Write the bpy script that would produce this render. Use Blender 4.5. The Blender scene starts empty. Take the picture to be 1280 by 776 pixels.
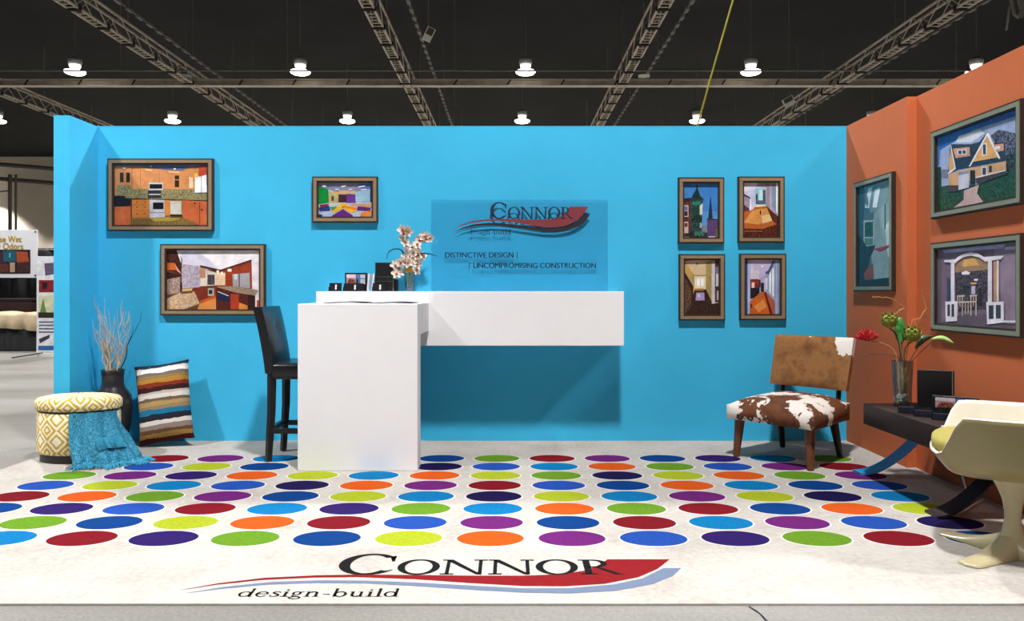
import bpy, bmesh, math, random
from mathutils import Vector, Matrix, Euler
from math import sin, cos, pi, radians, sqrt, atan2
random.seed(7)
SC = bpy.context.scene
COL = SC.collection
# ------------------------------------------------------------------ camera, world, exposure
F, VX, VY, HC = 940.0, 638.0, 364.0, 1.166        # focal length in pixels, vanishing point, eye height
cam_d = bpy.data.cameras.new('camera'); cam = bpy.data.objects.new('camera', cam_d); COL.objects.link(cam)
cam.location = (0, 0, HC); cam.rotation_euler = (pi/2, 0, 0)
cam_d.sensor_width = 36.0; cam_d.lens = F/1280*36
cam_d.shift_x = (640-VX)/1280; cam_d.shift_y = -(388-VY)/1280
cam_d.clip_start = 0.05; cam_d.clip_end = 300
SC.camera = cam
w = bpy.data.worlds.new('hall_ambient'); SC.world = w; w.use_nodes = True
w.node_tree.nodes['Background'].inputs[0].default_value = (1.0, 0.97, 0.94, 1)
w.node_tree.nodes['Background'].inputs[1].default_value = 0.035
SC.view_settings.view_transform = 'Standard'; SC.view_settings.look = 'None'
SC.view_settings.gamma = 1.0; SC.view_settings.use_curve_mapping = False
SC.view_settings.exposure = 0.0
LAMP_W = 1960.0
LAMP_Z = HC + 8.0

def at(px, py, d):
    return Vector(((px-VX)*d/F, d, HC-(py-VY)*d/F))

# ------------------------------------------------------------------ materials
def lin(h):
    h = h.lstrip('#'); o = []
    for i in (0, 2, 4):
        c = int(h[i:i+2], 16)/255
        o.append(c/12.92 if c <= .04045 else ((c+.055)/1.055)**2.4)
    return (o[0], o[1], o[2], 1.0)
MATS = {}
class N:
    def __init__(s, name):
        s.m = bpy.data.materials.new(name); s.m.use_nodes = True; s.t = s.m.node_tree
        s.b = s.t.nodes['Principled BSDF']
    def n(s, typ, **kw):
        nd = s.t.nodes.new(typ)
        for k, v in kw.items(): setattr(nd, k, v)
        return nd
    def l(s, a, b): s.t.links.new(a, b)
    def math(s, op, a, b=None, c=None):
        nd = s.n('ShaderNodeMath', operation=op)
        for i, v in enumerate((a, b, c)):
            if v is None: continue
            if isinstance(v, (int, float)): nd.inputs[i].default_value = v
            else: s.l(v, nd.inputs[i])
        return nd.outputs[0]
    def coord(s, which='Object', scale=None):
        tc = s.n('ShaderNodeTexCoord'); o = tc.outputs[which]
        if scale is not None:
            mp = s.n('ShaderNodeMapping'); mp.inputs['Scale'].default_value = scale
            s.l(o, mp.inputs[0]); o = mp.outputs[0]
        return o
    def noise(s, vec, scale, detail=3, rough=.55):
        nd = s.n('ShaderNodeTexNoise'); nd.inputs['Scale'].default_value = scale
        nd.inputs['Detail'].default_value = detail; nd.inputs['Roughness'].default_value = rough
        s.l(vec, nd.inputs['Vector']); return nd.outputs['Fac']
    def ramp(s, fac, stops, interp='LINEAR'):
        r = s.n('ShaderNodeValToRGB'); e = r.color_ramp; e.interpolation = interp
        while len(e.elements) < len(stops): e.elements.new(0.5)
        for i, (p, c) in enumerate(stops):
            e.elements[i].position = p; e.elements[i].color = lin(c) if isinstance(c, str) else c
        s.l(fac, r.inputs[0]); return r.outputs[0]
    def mix(s, fac, a, b, blend='MIX'):
        nd = s.n('ShaderNodeMix', data_type='RGBA', blend_type=blend)
        for i, v in ((0, fac), (6, a), (7, b)):
            if isinstance(v, (int, float)): nd.inputs[i].default_value = v
            elif isinstance(v, tuple): nd.inputs[i].default_value = v
            elif isinstance(v, str): nd.inputs[i].default_value = lin(v)
            else: s.l(v, nd.inputs[i])
        return nd.outputs[2]
    def bump(s, h, strength=.2, dist=.01):
        b = s.n('ShaderNodeBump'); b.inputs['Strength'].default_value = strength; b.inputs['Distance'].default_value = dist
        s.l(h, b.inputs['Height']); s.l(b.outputs[0], s.b.inputs['Normal'])
    def set(s, col=None, rough=.5, metal=0, spec=None):
        if isinstance(col, str): s.b.inputs['Base Color'].default_value = lin(col)
        elif col is not None: s.l(col, s.b.inputs['Base Color'])
        s.b.inputs['Roughness'].default_value = rough; s.b.inputs['Metallic'].default_value = metal
        if spec is not None: s.b.inputs['Specular IOR Level'].default_value = spec
        return s.m

def plain(name, col, rough=.5, metal=0, var=.06, scale=20, bump=.0, spec=None):
    """a surface with slight procedural mottling"""
    if name in MATS: return MATS[name]
    q = N(name); v = q.coord(); f = q.noise(v, scale, 4)
    c = lin(col); a = tuple(max(0, x*(1-var)) for x in c[:3])+(1,); b = tuple(min(1, x*(1+var)) for x in c[:3])+(1,)
    r = q.ramp(f, [(.3, a), (.7, b)])
    q.set(r, rough, metal, spec)
    if bump: q.bump(f, bump, .005)
    MATS[name] = q.m; return q.m

def paint(name, col, var=.05):
    q = N(name); v = q.coord()
    f1 = q.noise(v, 1.1, 3); f2 = q.noise(v, 9, 4, .6)
    c = lin(col)
    a = tuple(x*(1-var) for x in c[:3])+(1,); b = tuple(min(1, x*(1+var)) for x in c[:3])+(1,)
    q.set(q.ramp(q.math('ADD', q.math('MULTIPLY', f1, .7), q.math('MULTIPLY', f2, .3)), [(.35, a), (.65, b)]), .75, 0, .25)
    q.bump(q.noise(v, 160, 2), .06, .002)
    MATS[name] = q.m; return q.m

paint('blue_paint', '#3cb4e2'); paint('orange_paint', '#c66a40', .06)
paint('white_laminate', '#ebebee', .02)
plain('dark_wood', '#281612', .5, var=.25, scale=6, spec=.25)
plain('black_leather', '#131316', .28, var=.2, scale=60, bump=.15)
plain('black_wood', '#17130f', .4, var=.2)
plain('black_plastic', '#17161a', .35, var=.1)
plain('walnut', '#6b3d22', .4, var=.2, scale=14)
plain('shaded_cream_plastic', '#8d8259', .3, var=.02)  # shell outside: cream-white plastic with its shade put into the colour
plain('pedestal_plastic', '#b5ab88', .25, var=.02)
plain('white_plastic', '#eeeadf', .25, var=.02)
plain('olive_fabric', '#a2974a', .9, var=.12, scale=120, bump=.2)
plain('frame_taupe', '#8a7358', .5, var=.08)
plain('frame_grey', '#7d8270', .5, var=.08)
plain('frame_dark', '#2e241e', .5)
plain('ceramic_black', '#26242a', .3, var=.15)
plain('twig', '#b3a596', .8, var=.2)
plain('straw_twig', '#b9974a', .8, var=.2)
plain('blue_steel', '#2a83bd', .35, var=.05)
plain('dark_and_shaded_steel', '#211a20', .35, var=.05)  # dark steel of the banner strut; on the table leg a painted shade tone
plain('white_cable', '#e4dfe2', .4, var=.02)
plain('yellow_rope', '#cdbb3a', .7, var=.05)
plain('ceiling_black', '#232323', .9, var=.15, scale=.4, spec=.1)
plain('truss_steel', '#a89c8c', .55, metal=0, var=.2, scale=3)
plain('conduit', '#5c5851', .6, var=.2, scale=3)
plain('lamp_housing', '#6b6a68', .5)
plain('sign_white', '#d8d6cc', .6, var=.05)
plain('sign_dark', '#4a4535', .6, var=.05)
plain('hall_wall', '#dccfbc', .9, var=.08, scale=.3)
plain('drape_black', '#15161a', .95, var=.3, scale=3, bump=.1)
plain('banner_white', '#e9ebf2', .6, var=.02)
plain('gold_print', '#d8b22a', .6, var=.04)
plain('cloth_beige', '#a8987c', .9, var=.12, scale=8)
plain('chrome', '#c8c8cc', .2, metal=1, var=.03)
plain('ink_black', '#0f0e0e', .9, var=.03, spec=.1)
plain('ink_navy', '#13233c', .5, var=.03)
plain('logo_red', '#741a1f', .95, spec=.03, var=.08, scale=30)
plain('logo_red_panel', '#7c3038', .5, var=.05)
plain('logo_grey', '#616d84', .95, spec=.03, var=.05, scale=30)
plain('logo_dark', '#231a22', .5, var=.05)
plain('leaf_green', '#3f9a4c', .45, var=.25, scale=30)
plain('leaf_dark', '#28401f', .5, var=.2, scale=30)
plain('leaf_light', '#8fb25a', .5, var=.15, scale=30)
plain('bud_green', '#7f8a2c', .7, var=.4, scale=60, bump=.3)
plain('flower_red', '#c22a2e', .7, var=.25, scale=60)
plain('stem_brown', '#4c3524', .7, var=.2)
plain('stem_pale', '#b98b52', .7, var=.2)
plain('petal_white', '#f0e6da', .6, var=.04, scale=40)
plain('petal_lip', '#a04a3a', .6, var=.2, scale=80)
plain('leaf_navy', '#1d3c52', .5, var=.1)
plain('gold_label', '#b98a2e', .5, var=.1)
plain('paper_white', '#e3e1e8', .7, var=.03)
plain('purple_paper', '#3a3050', .6, var=.2, scale=10)
plain('dot_ring', '#c2c1bf', .9, var=.02)

def dot_mat(name, col):
    q = N('carpet_dot_'+name); v = q.coord('Generated'); oi = q.n('ShaderNodeObjectInfo')
    f = q.noise(q.coord('Object'), 45, 4, .7)
    c = lin(col); a = tuple(x*.44 for x in c[:3])+(1,); b = tuple(min(1, x*.62) for x in c[:3])+(1,)
    q.set(q.ramp(f, [(.3, a), (.7, b)]), .95, 0, .05); q.bump(q.noise(q.coord('Object'), 300, 2), .2, .002)
    return q.m
DOT = {k: dot_mat(n, c) for k, n, c in (('R', 'red', '#8a1a26'), ('P', 'purple', '#7a2a80'), ('V', 'violet', '#35206c'), ('I', 'indigo', '#231a52'),
       ('D', 'dark_blue', '#0f4691'), ('B', 'blue', '#2a58bb'), ('C', 'cyan', '#1284c6'), ('G', 'green', '#74a42c'), ('Y', 'lime', '#bdcc30'), ('O', 'orange', '#ea6420'))}

q = N('carpet_white'); v = q.coord()
f = q.math('ADD', q.math('MULTIPLY', q.noise(v, 2.2, 4), .5), q.math('MULTIPLY', q.noise(v, 38, 5, .7), .5))
q.set(q.ramp(f, [(.32, '#958f89'), (.5, '#aaa59f'), (.68, '#b6b2ad')]), .95, 0, .05); q.bump(q.noise(v, 260, 3), .25, .003); MATS['carpet_white'] = q.m
q = N('concrete'); v = q.coord('Object', (.35, 1.3, 1))
f = q.math('ADD', q.math('MULTIPLY', q.noise(v, .8, 5, .6), .55), q.math('MULTIPLY', q.noise(q.coord(), 60, 5, .75), .45))
q.set(q.ramp(f, [(.3, '#55524d'), (.48, '#74716c'), (.6, '#858380'), (.75, '#a8a6a3')]), .5, 0, .35); q.bump(q.noise(q.coord(), 120, 3), .12, .002); MATS['concrete'] = q.m

# ottoman ikat: rows of nested diamonds around the drum
q = N('ikat_fabric'); sx = q.n('ShaderNodeSeparateXYZ'); q.l(q.coord(), sx.inputs[0])
wob = q.math('MULTIPLY', q.math('SUBTRACT', q.noise(q.coord(), 45, 2), .5), .10)
ang = q.math('MULTIPLY', q.math('ARCTAN2', sx.outputs[1], q.math('MULTIPLY', sx.outputs[0], .74)), 11/(2*pi))
vv = q.math('MULTIPLY', sx.outputs[2], 1/.15)
def tri(x): return q.math('ABSOLUTE', q.math('SUBTRACT', q.math('FRACT', x), .5))
dd = q.math('ADD', q.math('ADD', tri(ang), tri(vv)), wob)
q.set(q.ramp(dd, [(0, '#efe7cf'), (.10, '#efe7cf'), (.13, '#c4a43c'), (.22, '#c4a43c'), (.25, '#efe7cf'), (.33, '#efe7cf'), (.36, '#c4a43c'), (.47, '#c4a43c'), (.5, '#efe7cf'), (.62, '#efe7cf'), (.65, '#c4a43c'), (.74, '#c4a43c'), (.77, '#efe7cf'), (1, '#efe7cf')]), .9, 0, .15)
q.bump(q.noise(q.coord(), 250, 2), .15, .002); MATS['ikat_fabric'] = q.m
# cowhide
def cow(name, thr, seed, base, base2, edge=False):
    q = N(name); mp = q.n('ShaderNodeMapping'); mp.inputs['Location'].default_value = (seed, seed*.7, seed*1.3); q.l(q.coord(), mp.inputs[0])
    n1 = q.noise(mp.outputs[0], 5.5, 6, .62); n2 = q.noise(mp.outputs[0], 60, 3, .6)
    hide = q.ramp(q.noise(mp.outputs[0], 9, 5, .6), [(.3, base2), (.55, base), (.75, base2)])
    s = q.math('ADD', n1, q.math('MULTIPLY', n2, .04)); sp = q.n('ShaderNodeSeparateXYZ'); q.l(q.coord(), sp.inputs[0])
    n3 = q.noise(mp.outputs[0], 28, 4, .7)
    if edge:   # the hide is white only along one border
        s = q.math('ADD', s, q.math('MULTIPLY', q.math('MAXIMUM', q.math('SUBTRACT', sp.outputs[1], .02), 0), .75)); s = q.math('ADD', s, q.math('MULTIPLY', q.math('SUBTRACT', n3, .5), .35)); s = q.math('ADD', s, q.math('MULTIPLY', q.math('SUBTRACT', sp.outputs[2], .82), 1.1))
    msk = q.ramp(s, [(thr, (0, 0, 0, 1)), (thr+.012, (1, 1, 1, 1))])
    q.set(q.mix(msk, hide, '#e4dcd4'), .75, 0, .25); q.bump(q.noise(q.coord('Object', (1, 1, 6)), 140, 3), .25, .003); MATS[name] = q.m
cow('cowhide_seat', .515, 3.1, '#6d4228', '#4a2a1b'); cow('cowhide_back', .60, 8.2, '#93663c', '#6d4526', True)
# striped pillow
q = N('striped_knit'); sx = q.n('ShaderNodeSeparateXYZ'); q.l(q.coord(), sx.inputs[0])
v = q.math('ADD', q.math('MULTIPLY', sx.outputs[2], 1/.6), q.math('MULTIPLY', q.math('SUBTRACT', q.noise(q.coord('Object', (1.5, 1, 8)), 7, 3), .5), .06))
st = [(0, '#4a1d1a'), (.07, '#9a7a42'), (.12, '#6b4a36'), (.17, '#8d8078'), (.22, '#d5cdc6'), (.27, '#2b2632'), (.32, '#1c2c3e'), (.35, '#1f6f92'), (.41, '#8c7a5c'), (.46, '#a98b5c'), (.51, '#6a5a4c'), (.55, '#d3cbc4'), (.60, '#b7aea8'), (.63, '#3a1f1e'), (.69, '#7c3020'), (.74, '#a87a34'), (.79, '#8a7048'), (.83, '#6c625a'), (.87, '#dcd6d0'), (.92, '#c3bab4'), (.945, '#1e2b3c')]
q.set(q.ramp(v, st, 'CONSTANT'), .95, 0, .1); q.bump(q.noise(q.coord('Object', (.15, 1, 1)), 160, 2), .6, .006); MATS['striped_knit'] = q.m
# woven throw
q = N('teal_throw'); f = q.noise(q.coord('UV', (4, 26, 1)), 4, 4, .7); f2 = q.noise(q.coord('UV', (26, 4, 1)), 4, 4, .7)
q.set(q.ramp(q.math('MULTIPLY', q.math('ADD', f, f2), .5), [(.38, '#0f4a63'), (.49, '#2a7fa3'), (.57, '#5fa9c4'), (.66, '#a9d0da')]), .95, 0, .1); q.bump(q.math('ADD', f, f2), .5, .006); MATS['teal_throw'] = q.m
plain('teal_yarn', '#2f8cac', .95, var=.3, scale=40)
# glass
def clear(name, tint, gloss, rough=.02, through=1.0):
    m = bpy.data.materials.new(name); m.use_nodes = True; t = m.node_tree; t.nodes.clear()
    o = t.nodes.new('ShaderNodeOutputMaterial'); mx = t.nodes.new('ShaderNodeMixShader'); tr = t.nodes.new('ShaderNodeBsdfTransparent'); gl = t.nodes.new('ShaderNodeBsdfGlossy')
    lw = t.nodes.new('ShaderNodeLayerWeight'); lw.inputs[0].default_value = .5
    pw_ = t.nodes.new('ShaderNodeMath'); pw_.operation = 'POWER'; t.links.new(lw.outputs['Facing'], pw_.inputs[0]); pw_.inputs[1].default_value = 4
    fr = t.nodes.new('ShaderNodeMath'); fr.operation = 'MULTIPLY_ADD'; t.links.new(pw_.outputs[0], fr.inputs[0]); fr.inputs[1].default_value = .5; fr.inputs[2].default_value = gloss
    tr.inputs[0].default_value = lin(tint); gl.inputs['Roughness'].default_value = rough
    t.links.new(fr.outputs[0], mx.inputs[0]); t.links.new(tr.outputs[0], mx.inputs[1]); t.links.new(gl.outputs[0], mx.inputs[2]); t.links.new(mx.outputs[0], o.inputs[0])
    MATS[name] = m
clear('acrylic', '#f7f9fb', .03); clear('vase_glass', '#dbe4e4', .10); clear('acrylic_holder', '#dfe5ec', .22, .12)
def emit(name, col, s):
    m = bpy.data.materials.new(name); m.use_nodes = True; b = m.node_tree.nodes['Principled BSDF']
    b.inputs['Base Color'].default_value = lin(col); b.inputs['Emission Color'].default_value = lin(col); b.inputs['Emission Strength'].default_value = s
    m.cycles.emission_sampling = 'NONE'; MATS[name] = m
emit('lamp_lens', '#fffdf6', 9.0); emit('lamp_glow', '#fff6ea', .7)
# printed photographs: ink colour is stored per face, alpha is the grain of the printed texture
q = N('photo_print'); at_ = q.n('ShaderNodeAttribute'); at_.attribute_name = 'ink'
g = q.noise(q.coord('Object'), 120, 3, .7); gm = q.math('MULTIPLY', q.math('SUBTRACT', g, .5), q.math('MULTIPLY', at_.outputs['Alpha'], 5))
bc = q.n('ShaderNodeBrightContrast'); q.l(at_.outputs['Color'], bc.inputs[0]); q.l(q.math('MULTIPLY', gm, .16), bc.inputs[1])
lf = q.ramp(q.noise(q.coord('Object'), 9, 5, .65), [(.25, (.62, .62, .64, 1)), (.75, (1.12, 1.1, 1.06, 1))])
q.set(q.mix(1.0, bc.outputs[0], lf, 'MULTIPLY'), .3, 0, .4); MATS['photo_print'] = q.m

# ------------------------------------------------------------------ mesh builder
class MB:
    def __init__(s): s.bm = bmesh.new(); s.mats = []
    def mi(s, m):
        if m is None: return 0
        if m not in s.mats: s.mats.append(m)
        return s.mats.index(m)
    def faces_from(s, vs, fs, m=None):
        i = s.mi(m); bv = [s.bm.verts.new(v) for v in vs]; out = []
        for f in fs:
            try:
                fc = s.bm.faces.new([bv[k] for k in f]); fc.material_index = i; out.append(fc)
            except ValueError: pass
        return out
    def box(s, c, size, m=None, rot=None, bev=0, seg=2):
        tb = bmesh.new(); bmesh.ops.create_cube(tb, size=1)
        for v in tb.verts: v.co = Vector((v.co.x*size[0], v.co.y*size[1], v.co.z*size[2]))
        if bev: bmesh.ops.bevel(tb, geom=list(tb.edges), offset=bev, segments=seg, profile=.5, affect='EDGES')
        R = rot.to_matrix() if isinstance(rot, Euler) else (rot or Matrix.Identity(3))
        tb.verts.index_update()
        s.faces_from([R @ v.co + Vector(c) for v in tb.verts], [[v.index for v in f.verts] for f in tb.faces], m); tb.free(); return s
    def bar(s, x0, x1, y0, y1, z0, z1, m=None, bev=0, seg=2):
        return s.box(((x0+x1)/2, (y0+y1)/2, (z0+z1)/2), (abs(x1-x0), abs(y1-y0), abs(z1-z0)), m, None, bev, seg)
    def tube(s, pts, r, m=None, n=8, cap=True, sq=None):
        pts = [Vector(p) for p in pts]; k = len(pts); rs = r if isinstance(r, (list, tuple)) else [r]*k
        vs = []; prev = None
        for i, p in enumerate(pts):
            t = (pts[min(i+1, k-1)]-pts[max(i-1, 0)])
            t = t.normalized() if t.length > 1e-9 else Vector((0, 0, 1))
            if prev is None:
                a = Vector((0, 0, 1)) if abs(t.z) < .9 else Vector((1, 0, 0)); u = t.cross(a).normalized()
            else: u = (prev - t*prev.dot(t)).normalized()
            prev = u; w_ = t.cross(u)
            for j in range(n):
                an = 2*pi*j/n; q1, q2 = cos(an), sin(an)
                if sq: q1, q2 = q1*sq[0], q2*sq[1]
                vs.append(p + (u*q1 + w_*q2)*rs[i])
        fs = [[i*n+j, i*n+(j+1) % n, (i+1)*n+(j+1) % n, (i+1)*n+j] for i in range(k-1) for j in range(n)]
        if cap: fs += [list(range(n))[::-1], [(k-1)*n+j for j in range(n)]]
        s.faces_from(vs, fs, m); return s
    def lathe(s, prof, m=None, n=32, c=(0, 0, 0), sx=1, sy=1):
        vs = []; k = len(prof)
        for r, z in prof:
            for j in range(n):
                a = 2*pi*j/n; vs.append((c[0]+r*cos(a)*sx, c[1]+r*sin(a)*sy, c[2]+z))
        fs = [[i*n+j, i*n+(j+1) % n, (i+1)*n+(j+1) % n, (i+1)*n+j] for i in range(k-1) for j in range(n)]
        if prof[0][0] > 1e-6: fs.append(list(range(n))[::-1])
        if prof[-1][0] > 1e-6: fs.append([(k-1)*n+j for j in range(n)])
        s.faces_from(vs, fs, m); return s
    def grid(s, fn, nu, nv, m=None, closed_u=False, flip=False):
        vs = [fn(i/(nu if closed_u else nu-1), j/(nv-1)) for i in range(nu) for j in range(nv)]
        fs = []
        for i in range(nu if closed_u else nu-1):
            for j in range(nv-1):
                a, b = i*nv+j, ((i+1) % nu)*nv+j
                f = [a, b, b+1, a+1]; fs.append(f[::-1] if flip else f)
        s.faces_from(vs, fs, m); return s
    def poly(s, pts, m=None):
        return s.faces_from(pts, [list(range(len(pts)))], m)
    def build(s, name, mat=None, parent=None, smooth=35, weld=True):
        if weld: bmesh.ops.remove_doubles(s.bm, verts=s.bm.verts, dist=1e-5)
        bmesh.ops.recalc_face_normals(s.bm, faces=s.bm.faces)
        me = bpy.data.meshes.new(name); s.bm.to_mesh(me); s.bm.free()
        ml = s.mats if s.mats and s.mats != [None] else [mat]
        for mm in ml: me.materials.append(MATS[mm] if isinstance(mm, str) else mm)
        if smooth:
            me.shade_smooth(); me.set_sharp_from_angle(angle=radians(smooth))
        o = bpy.data.objects.new(name, me); COL.objects.link(o)
        if parent: o.parent = parent
        return o
def tag(o, label, cat, group=None, kind=None):
    o['label'] = label; o['category'] = cat
    if group: o['group'] = group
    if kind: o['kind'] = kind
    return o
def struct(o, label=None):
    o['kind'] = 'structure'
    if label: o['label'] = label
    return o
def thing(name, label, cat, loc=(0, 0, 0), rz=0, group=None):
    o = bpy.data.objects.new(name, None); COL.objects.link(o); o.empty_display_size = .1
    o.location = loc; o.rotation_euler = (0, 0, rz); return tag(o, label, cat, group)
def link_mesh(name, me, parent=None, loc=(0, 0, 0)):
    o = bpy.data.objects.new(name, me); COL.objects.link(o); o.location = loc
    if parent: o.parent = parent
    return o
def copy_tree(o, parent=None):
    c = o.copy(); COL.objects.link(c); c.parent = parent
    for ch in list(o.children): copy_tree(ch, c)
    return c
def smoothstep(a, b, x):
    t = max(0, min(1, (x-a)/(b-a))); return t*t*(3-2*t)

# ------------------------------------------------------------------ hall shell
YB = 5.83; WX0, WX1 = -3.195, 2.605; WH = 2.441
m = MB(); m.bar(-75, 60, -30, 75, -.05, 0); fl = m.build('floor', 'concrete'); struct(fl, 'grey polished concrete floor of the exhibition hall')
m = MB(); m.bar(-75, 60, -30, 75, 11.9, 12.0); struct(m.build('ceiling', 'ceiling_black'), 'black painted ceiling of the exhibition hall')
m = MB(); m.bar(-75, 60, 60, 60.3, 0, 11.9); struct(m.build('wall_far', 'hall_wall'), 'far beige wall of the exhibition hall')
# booth walls
m = MB(); m.bar(-3.31, 2.70, YB, YB+.12, 0, WH); struct(m.build('wall_back', 'blue_paint'), 'bright blue back wall of the booth')
m = MB(); m.bar(-3.31, WX0, 5.45, YB, 0, WH); struct(m.build('wall_left', 'blue_paint'), 'short blue return wall of the booth')
m = MB(); m.bar(WX1, 2.80, 4.94, YB, 0, WH+.004); struct(m.build('wall_right', 'orange_paint'), 'thick orange wall section next to the blue wall')
m = MB(); m.bar(2.668, 2.80, 2.95, 4.94, 0, WH+.004); struct(m.build('wall_side', 'orange_paint'), 'long orange side wall carrying framed house pictures')
m = MB(); m.bar(-3.31, 2.70, YB-.001, YB+.121, WH, WH+.006); struct(m.build('trim_1', 'blue_paint'))

# ------------------------------------------------------------------ trusses and lamps
TH = 7.87; TZ = HC+TH
def truss(x, label):
    t = thing('roof_truss', label, 'truss', (x, 12, TZ), 0, 'long lattice roof trusses')
    L = 46; W = .30; H = .55
    for sx in (-1, 1):
        for z, r in ((0, .05), (H, .05)):
            m = MB(); m.bar(sx*W/2-r/2, sx*W/2+r/2, 0, L, z, z+r*1.2); m.build('chord', 'truss_steel', t, smooth=0)
    m = MB(); y = .12
    while y < L:
        m.bar(-W/2, W/2, y, y+.035, .005, .03); y += .25
    o = m.build('rung_row', 'truss_steel', t, smooth=0, weld=False); o['kind'] = 'stuff'
    m = MB(); y = 0; k = 0
    while y < L-.01:
        for sx in (-1, 1):
            a, b = (0, H) if k % 2 == 0 else (H, 0)
            m.tube([(sx*W/2, y, a+.02), (sx*W/2, y+.75, b+.02)], .016, n=4)
        y += .75; k += 1
    o = m.build('diagonal_web', 'truss_steel', t, smooth=0, weld=False); o['kind'] = 'stuff'
    m = MB(); y = .0
    while y < L:
        m.bar(-W/2-.05, W/2+.05, y-.06, y+.06, -.03, .1); y += 1.5
    o = m.build('joint_plate', 'ceiling_black', t, smooth=0, weld=False); o['kind'] = 'stuff'
    m = MB(); y = 3
    while y < L: m.tube([(0, y, H), (0, y, 11.9-TZ)], .02, n=5); y += 9
    o = m.build('hanger_rod', 'conduit', t, smooth=0, weld=False); o['kind'] = 'stuff'
    return t
for rx, lb in ((-2.60, 'steel lattice truss passing over the far banner'), (-1.55, 'steel lattice truss beneath the black ceiling, over the kitchen pictures'), (-.502, 'steel lattice truss under the black ceiling beside a hanging rhombus sign'), (.542, 'steel lattice truss that the yellow rope hangs from'), (1.60, 'steel lattice truss slanting behind the orange wall top')):
    truss(rx*TH, lb)
for rx, lb in ((-1.395, 'conduit run beside the truss over the kitchen pictures'), (-.362, 'thin conduit run under the ceiling next to rhombus sign'), (.646, 'thin conduit beside the truss with the yellow rope'), (1.69, 'thin conduit beside the truss behind orange wall')):
    t = thing('ceiling_conduit', 'grey '+lb, 'conduit', (rx*TH, 12, TZ+.25))
    m = MB(); m.tube([(0, 0, 0), (0, 46, 0)], .022, n=6); m.build('pipe', 'conduit', t)
    m = MB(); y = .2
    while y < 46: m.bar(-.05, .05, y, y+.32, -.05, .02); y += .62
    o = m.build('clamp_row', 'conduit', t, smooth=0, weld=False); o['kind'] = 'stuff'
    m = MB(); y = 2
    while y < 46: m.tube([(0, y, 0), (0, y, 11.9-TZ-.25)], .012, n=4); y += 6
    o = m.build('hanger_wire', 'conduit', t, smooth=0, weld=False); o['kind'] = 'stuff'
# transverse beam and pipe
cyb = F*TH/256
t = thing('cross_beam', 'long grey steel beam running across under the black ceiling', 'beam', (0, cyb, TZ))
m = MB(); m.bar(-40, 30, -.15, .15, 0, .03); m.build('bottom_flange', 'truss_steel', t, smooth=0)
m = MB(); m.bar(-40, 30, -.02, .02, .03, .22); m.build('web', 'truss_steel', t, smooth=0)
m = MB(); m.bar(-40, 30, -.15, .15, .22, .25); m.build('top_flange', 'truss_steel', t, smooth=0)
m = MB()
for i in range(34): m.box((-39+i*2.05, -.16, .12), (.05, .02, .24), rot=Euler((0, .6, 0)))
o = m.build('stiffener', 'ceiling_black', t, smooth=0, weld=False); o['kind'] = 'stuff'
m = MB(); m.tube([(-40, 0, 0), (30, 0, 0)], .03, n=6)
for i in range(12): m.tube([(-38+i*6, 0, 0), (-38+i*6, 0, 11.9-TZ-.05)], .015, n=4)
o = m.build('sprinkler_pipe', 'conduit'); o.location = (0, F*TH/274, TZ+.05); tag(o, 'thin sprinkler pipe hung above the long cross beam', 'pipe')
# high-bay lamps
def lamp_proto():
    t = thing('high_bay_lamp', 'bright round high-bay lamp hanging from the black ceiling', 'lamp', (0, 0, 0), 0, 'high-bay lamps under the hall ceiling')
    m = MB(); m.lathe([(.0, .0), (.30, .01), (.36, .06), (.36, .10), (.30, .12), (0, .12)], n=20); m.build('lens', 'lamp_lens', t)
    m = MB(); m.lathe([(.10, .12), (.12, .14), (.20, .28), (.20, .34), (.10, .36)], n=16); m.build('glow_ring', 'lamp_glow', t)
    m = MB(); m.lathe([(.0, .36), (.22, .36), (.24, .42), (.24, .52), (.16, .58), (0, .58)], n=16); m.build('ballast_housing', 'lamp_housing', t)
    m = MB(); m.tube([(0, 0, .58), (0, 0, 11.9-LAMP_Z)], .015, n=6); m.build('hanger_rod', 'conduit', t)
    return t
lp = None
ROWS = [-15.4, -6.9, 1.55, 10.4, 19.0, 27.7, 35.7, 43.7, 50.0, 58.5]  # last two rows are unseen additions that brighten the far wall
LD = bpy.data.lights.new('lamp_bulb', 'SPOT'); LD.energy = LAMP_W; LD.shadow_soft_size = .28; LD.spot_size = radians(105); LD.spot_blend = .4; LD.color = (1.0, .98, .955)
for ri, ry in enumerate(ROWS):
    for k in range(-5 if ry > 55 else -4 if 20 < ry < 48 else -3, 4):
        x = .56+8.3*k
        if lp is None: lp = lamp_proto(); o = lp
        else: o = copy_tree(lp)
        o.location = (x, ry, LAMP_Z)
        bay = {-3: 'past the far-banner truss', -2: 'between the far-banner truss and the kitchen-picture truss', -1: 'between the kitchen-picture truss and the rhombus-sign truss', 0: 'between the rhombus-sign truss and the yellow-rope truss', 1: 'between the yellow-rope truss and the orange-wall truss', 2: 'past the orange-wall truss'}.get(k)
        if bay and ri in (5, 6): o['label'] = 'high-bay lamp '+('before' if ri == 5 else 'beyond')+' the cross beam '+bay
        else: o['label'] = 'round high-bay lamp hung over the open hall floor'  # also covers the unseen rows added to light the far wall
        b = bpy.data.objects.new('bulb', LD); COL.objects.link(b); b.parent = o; b.location = (0, 0, -.26)
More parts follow.
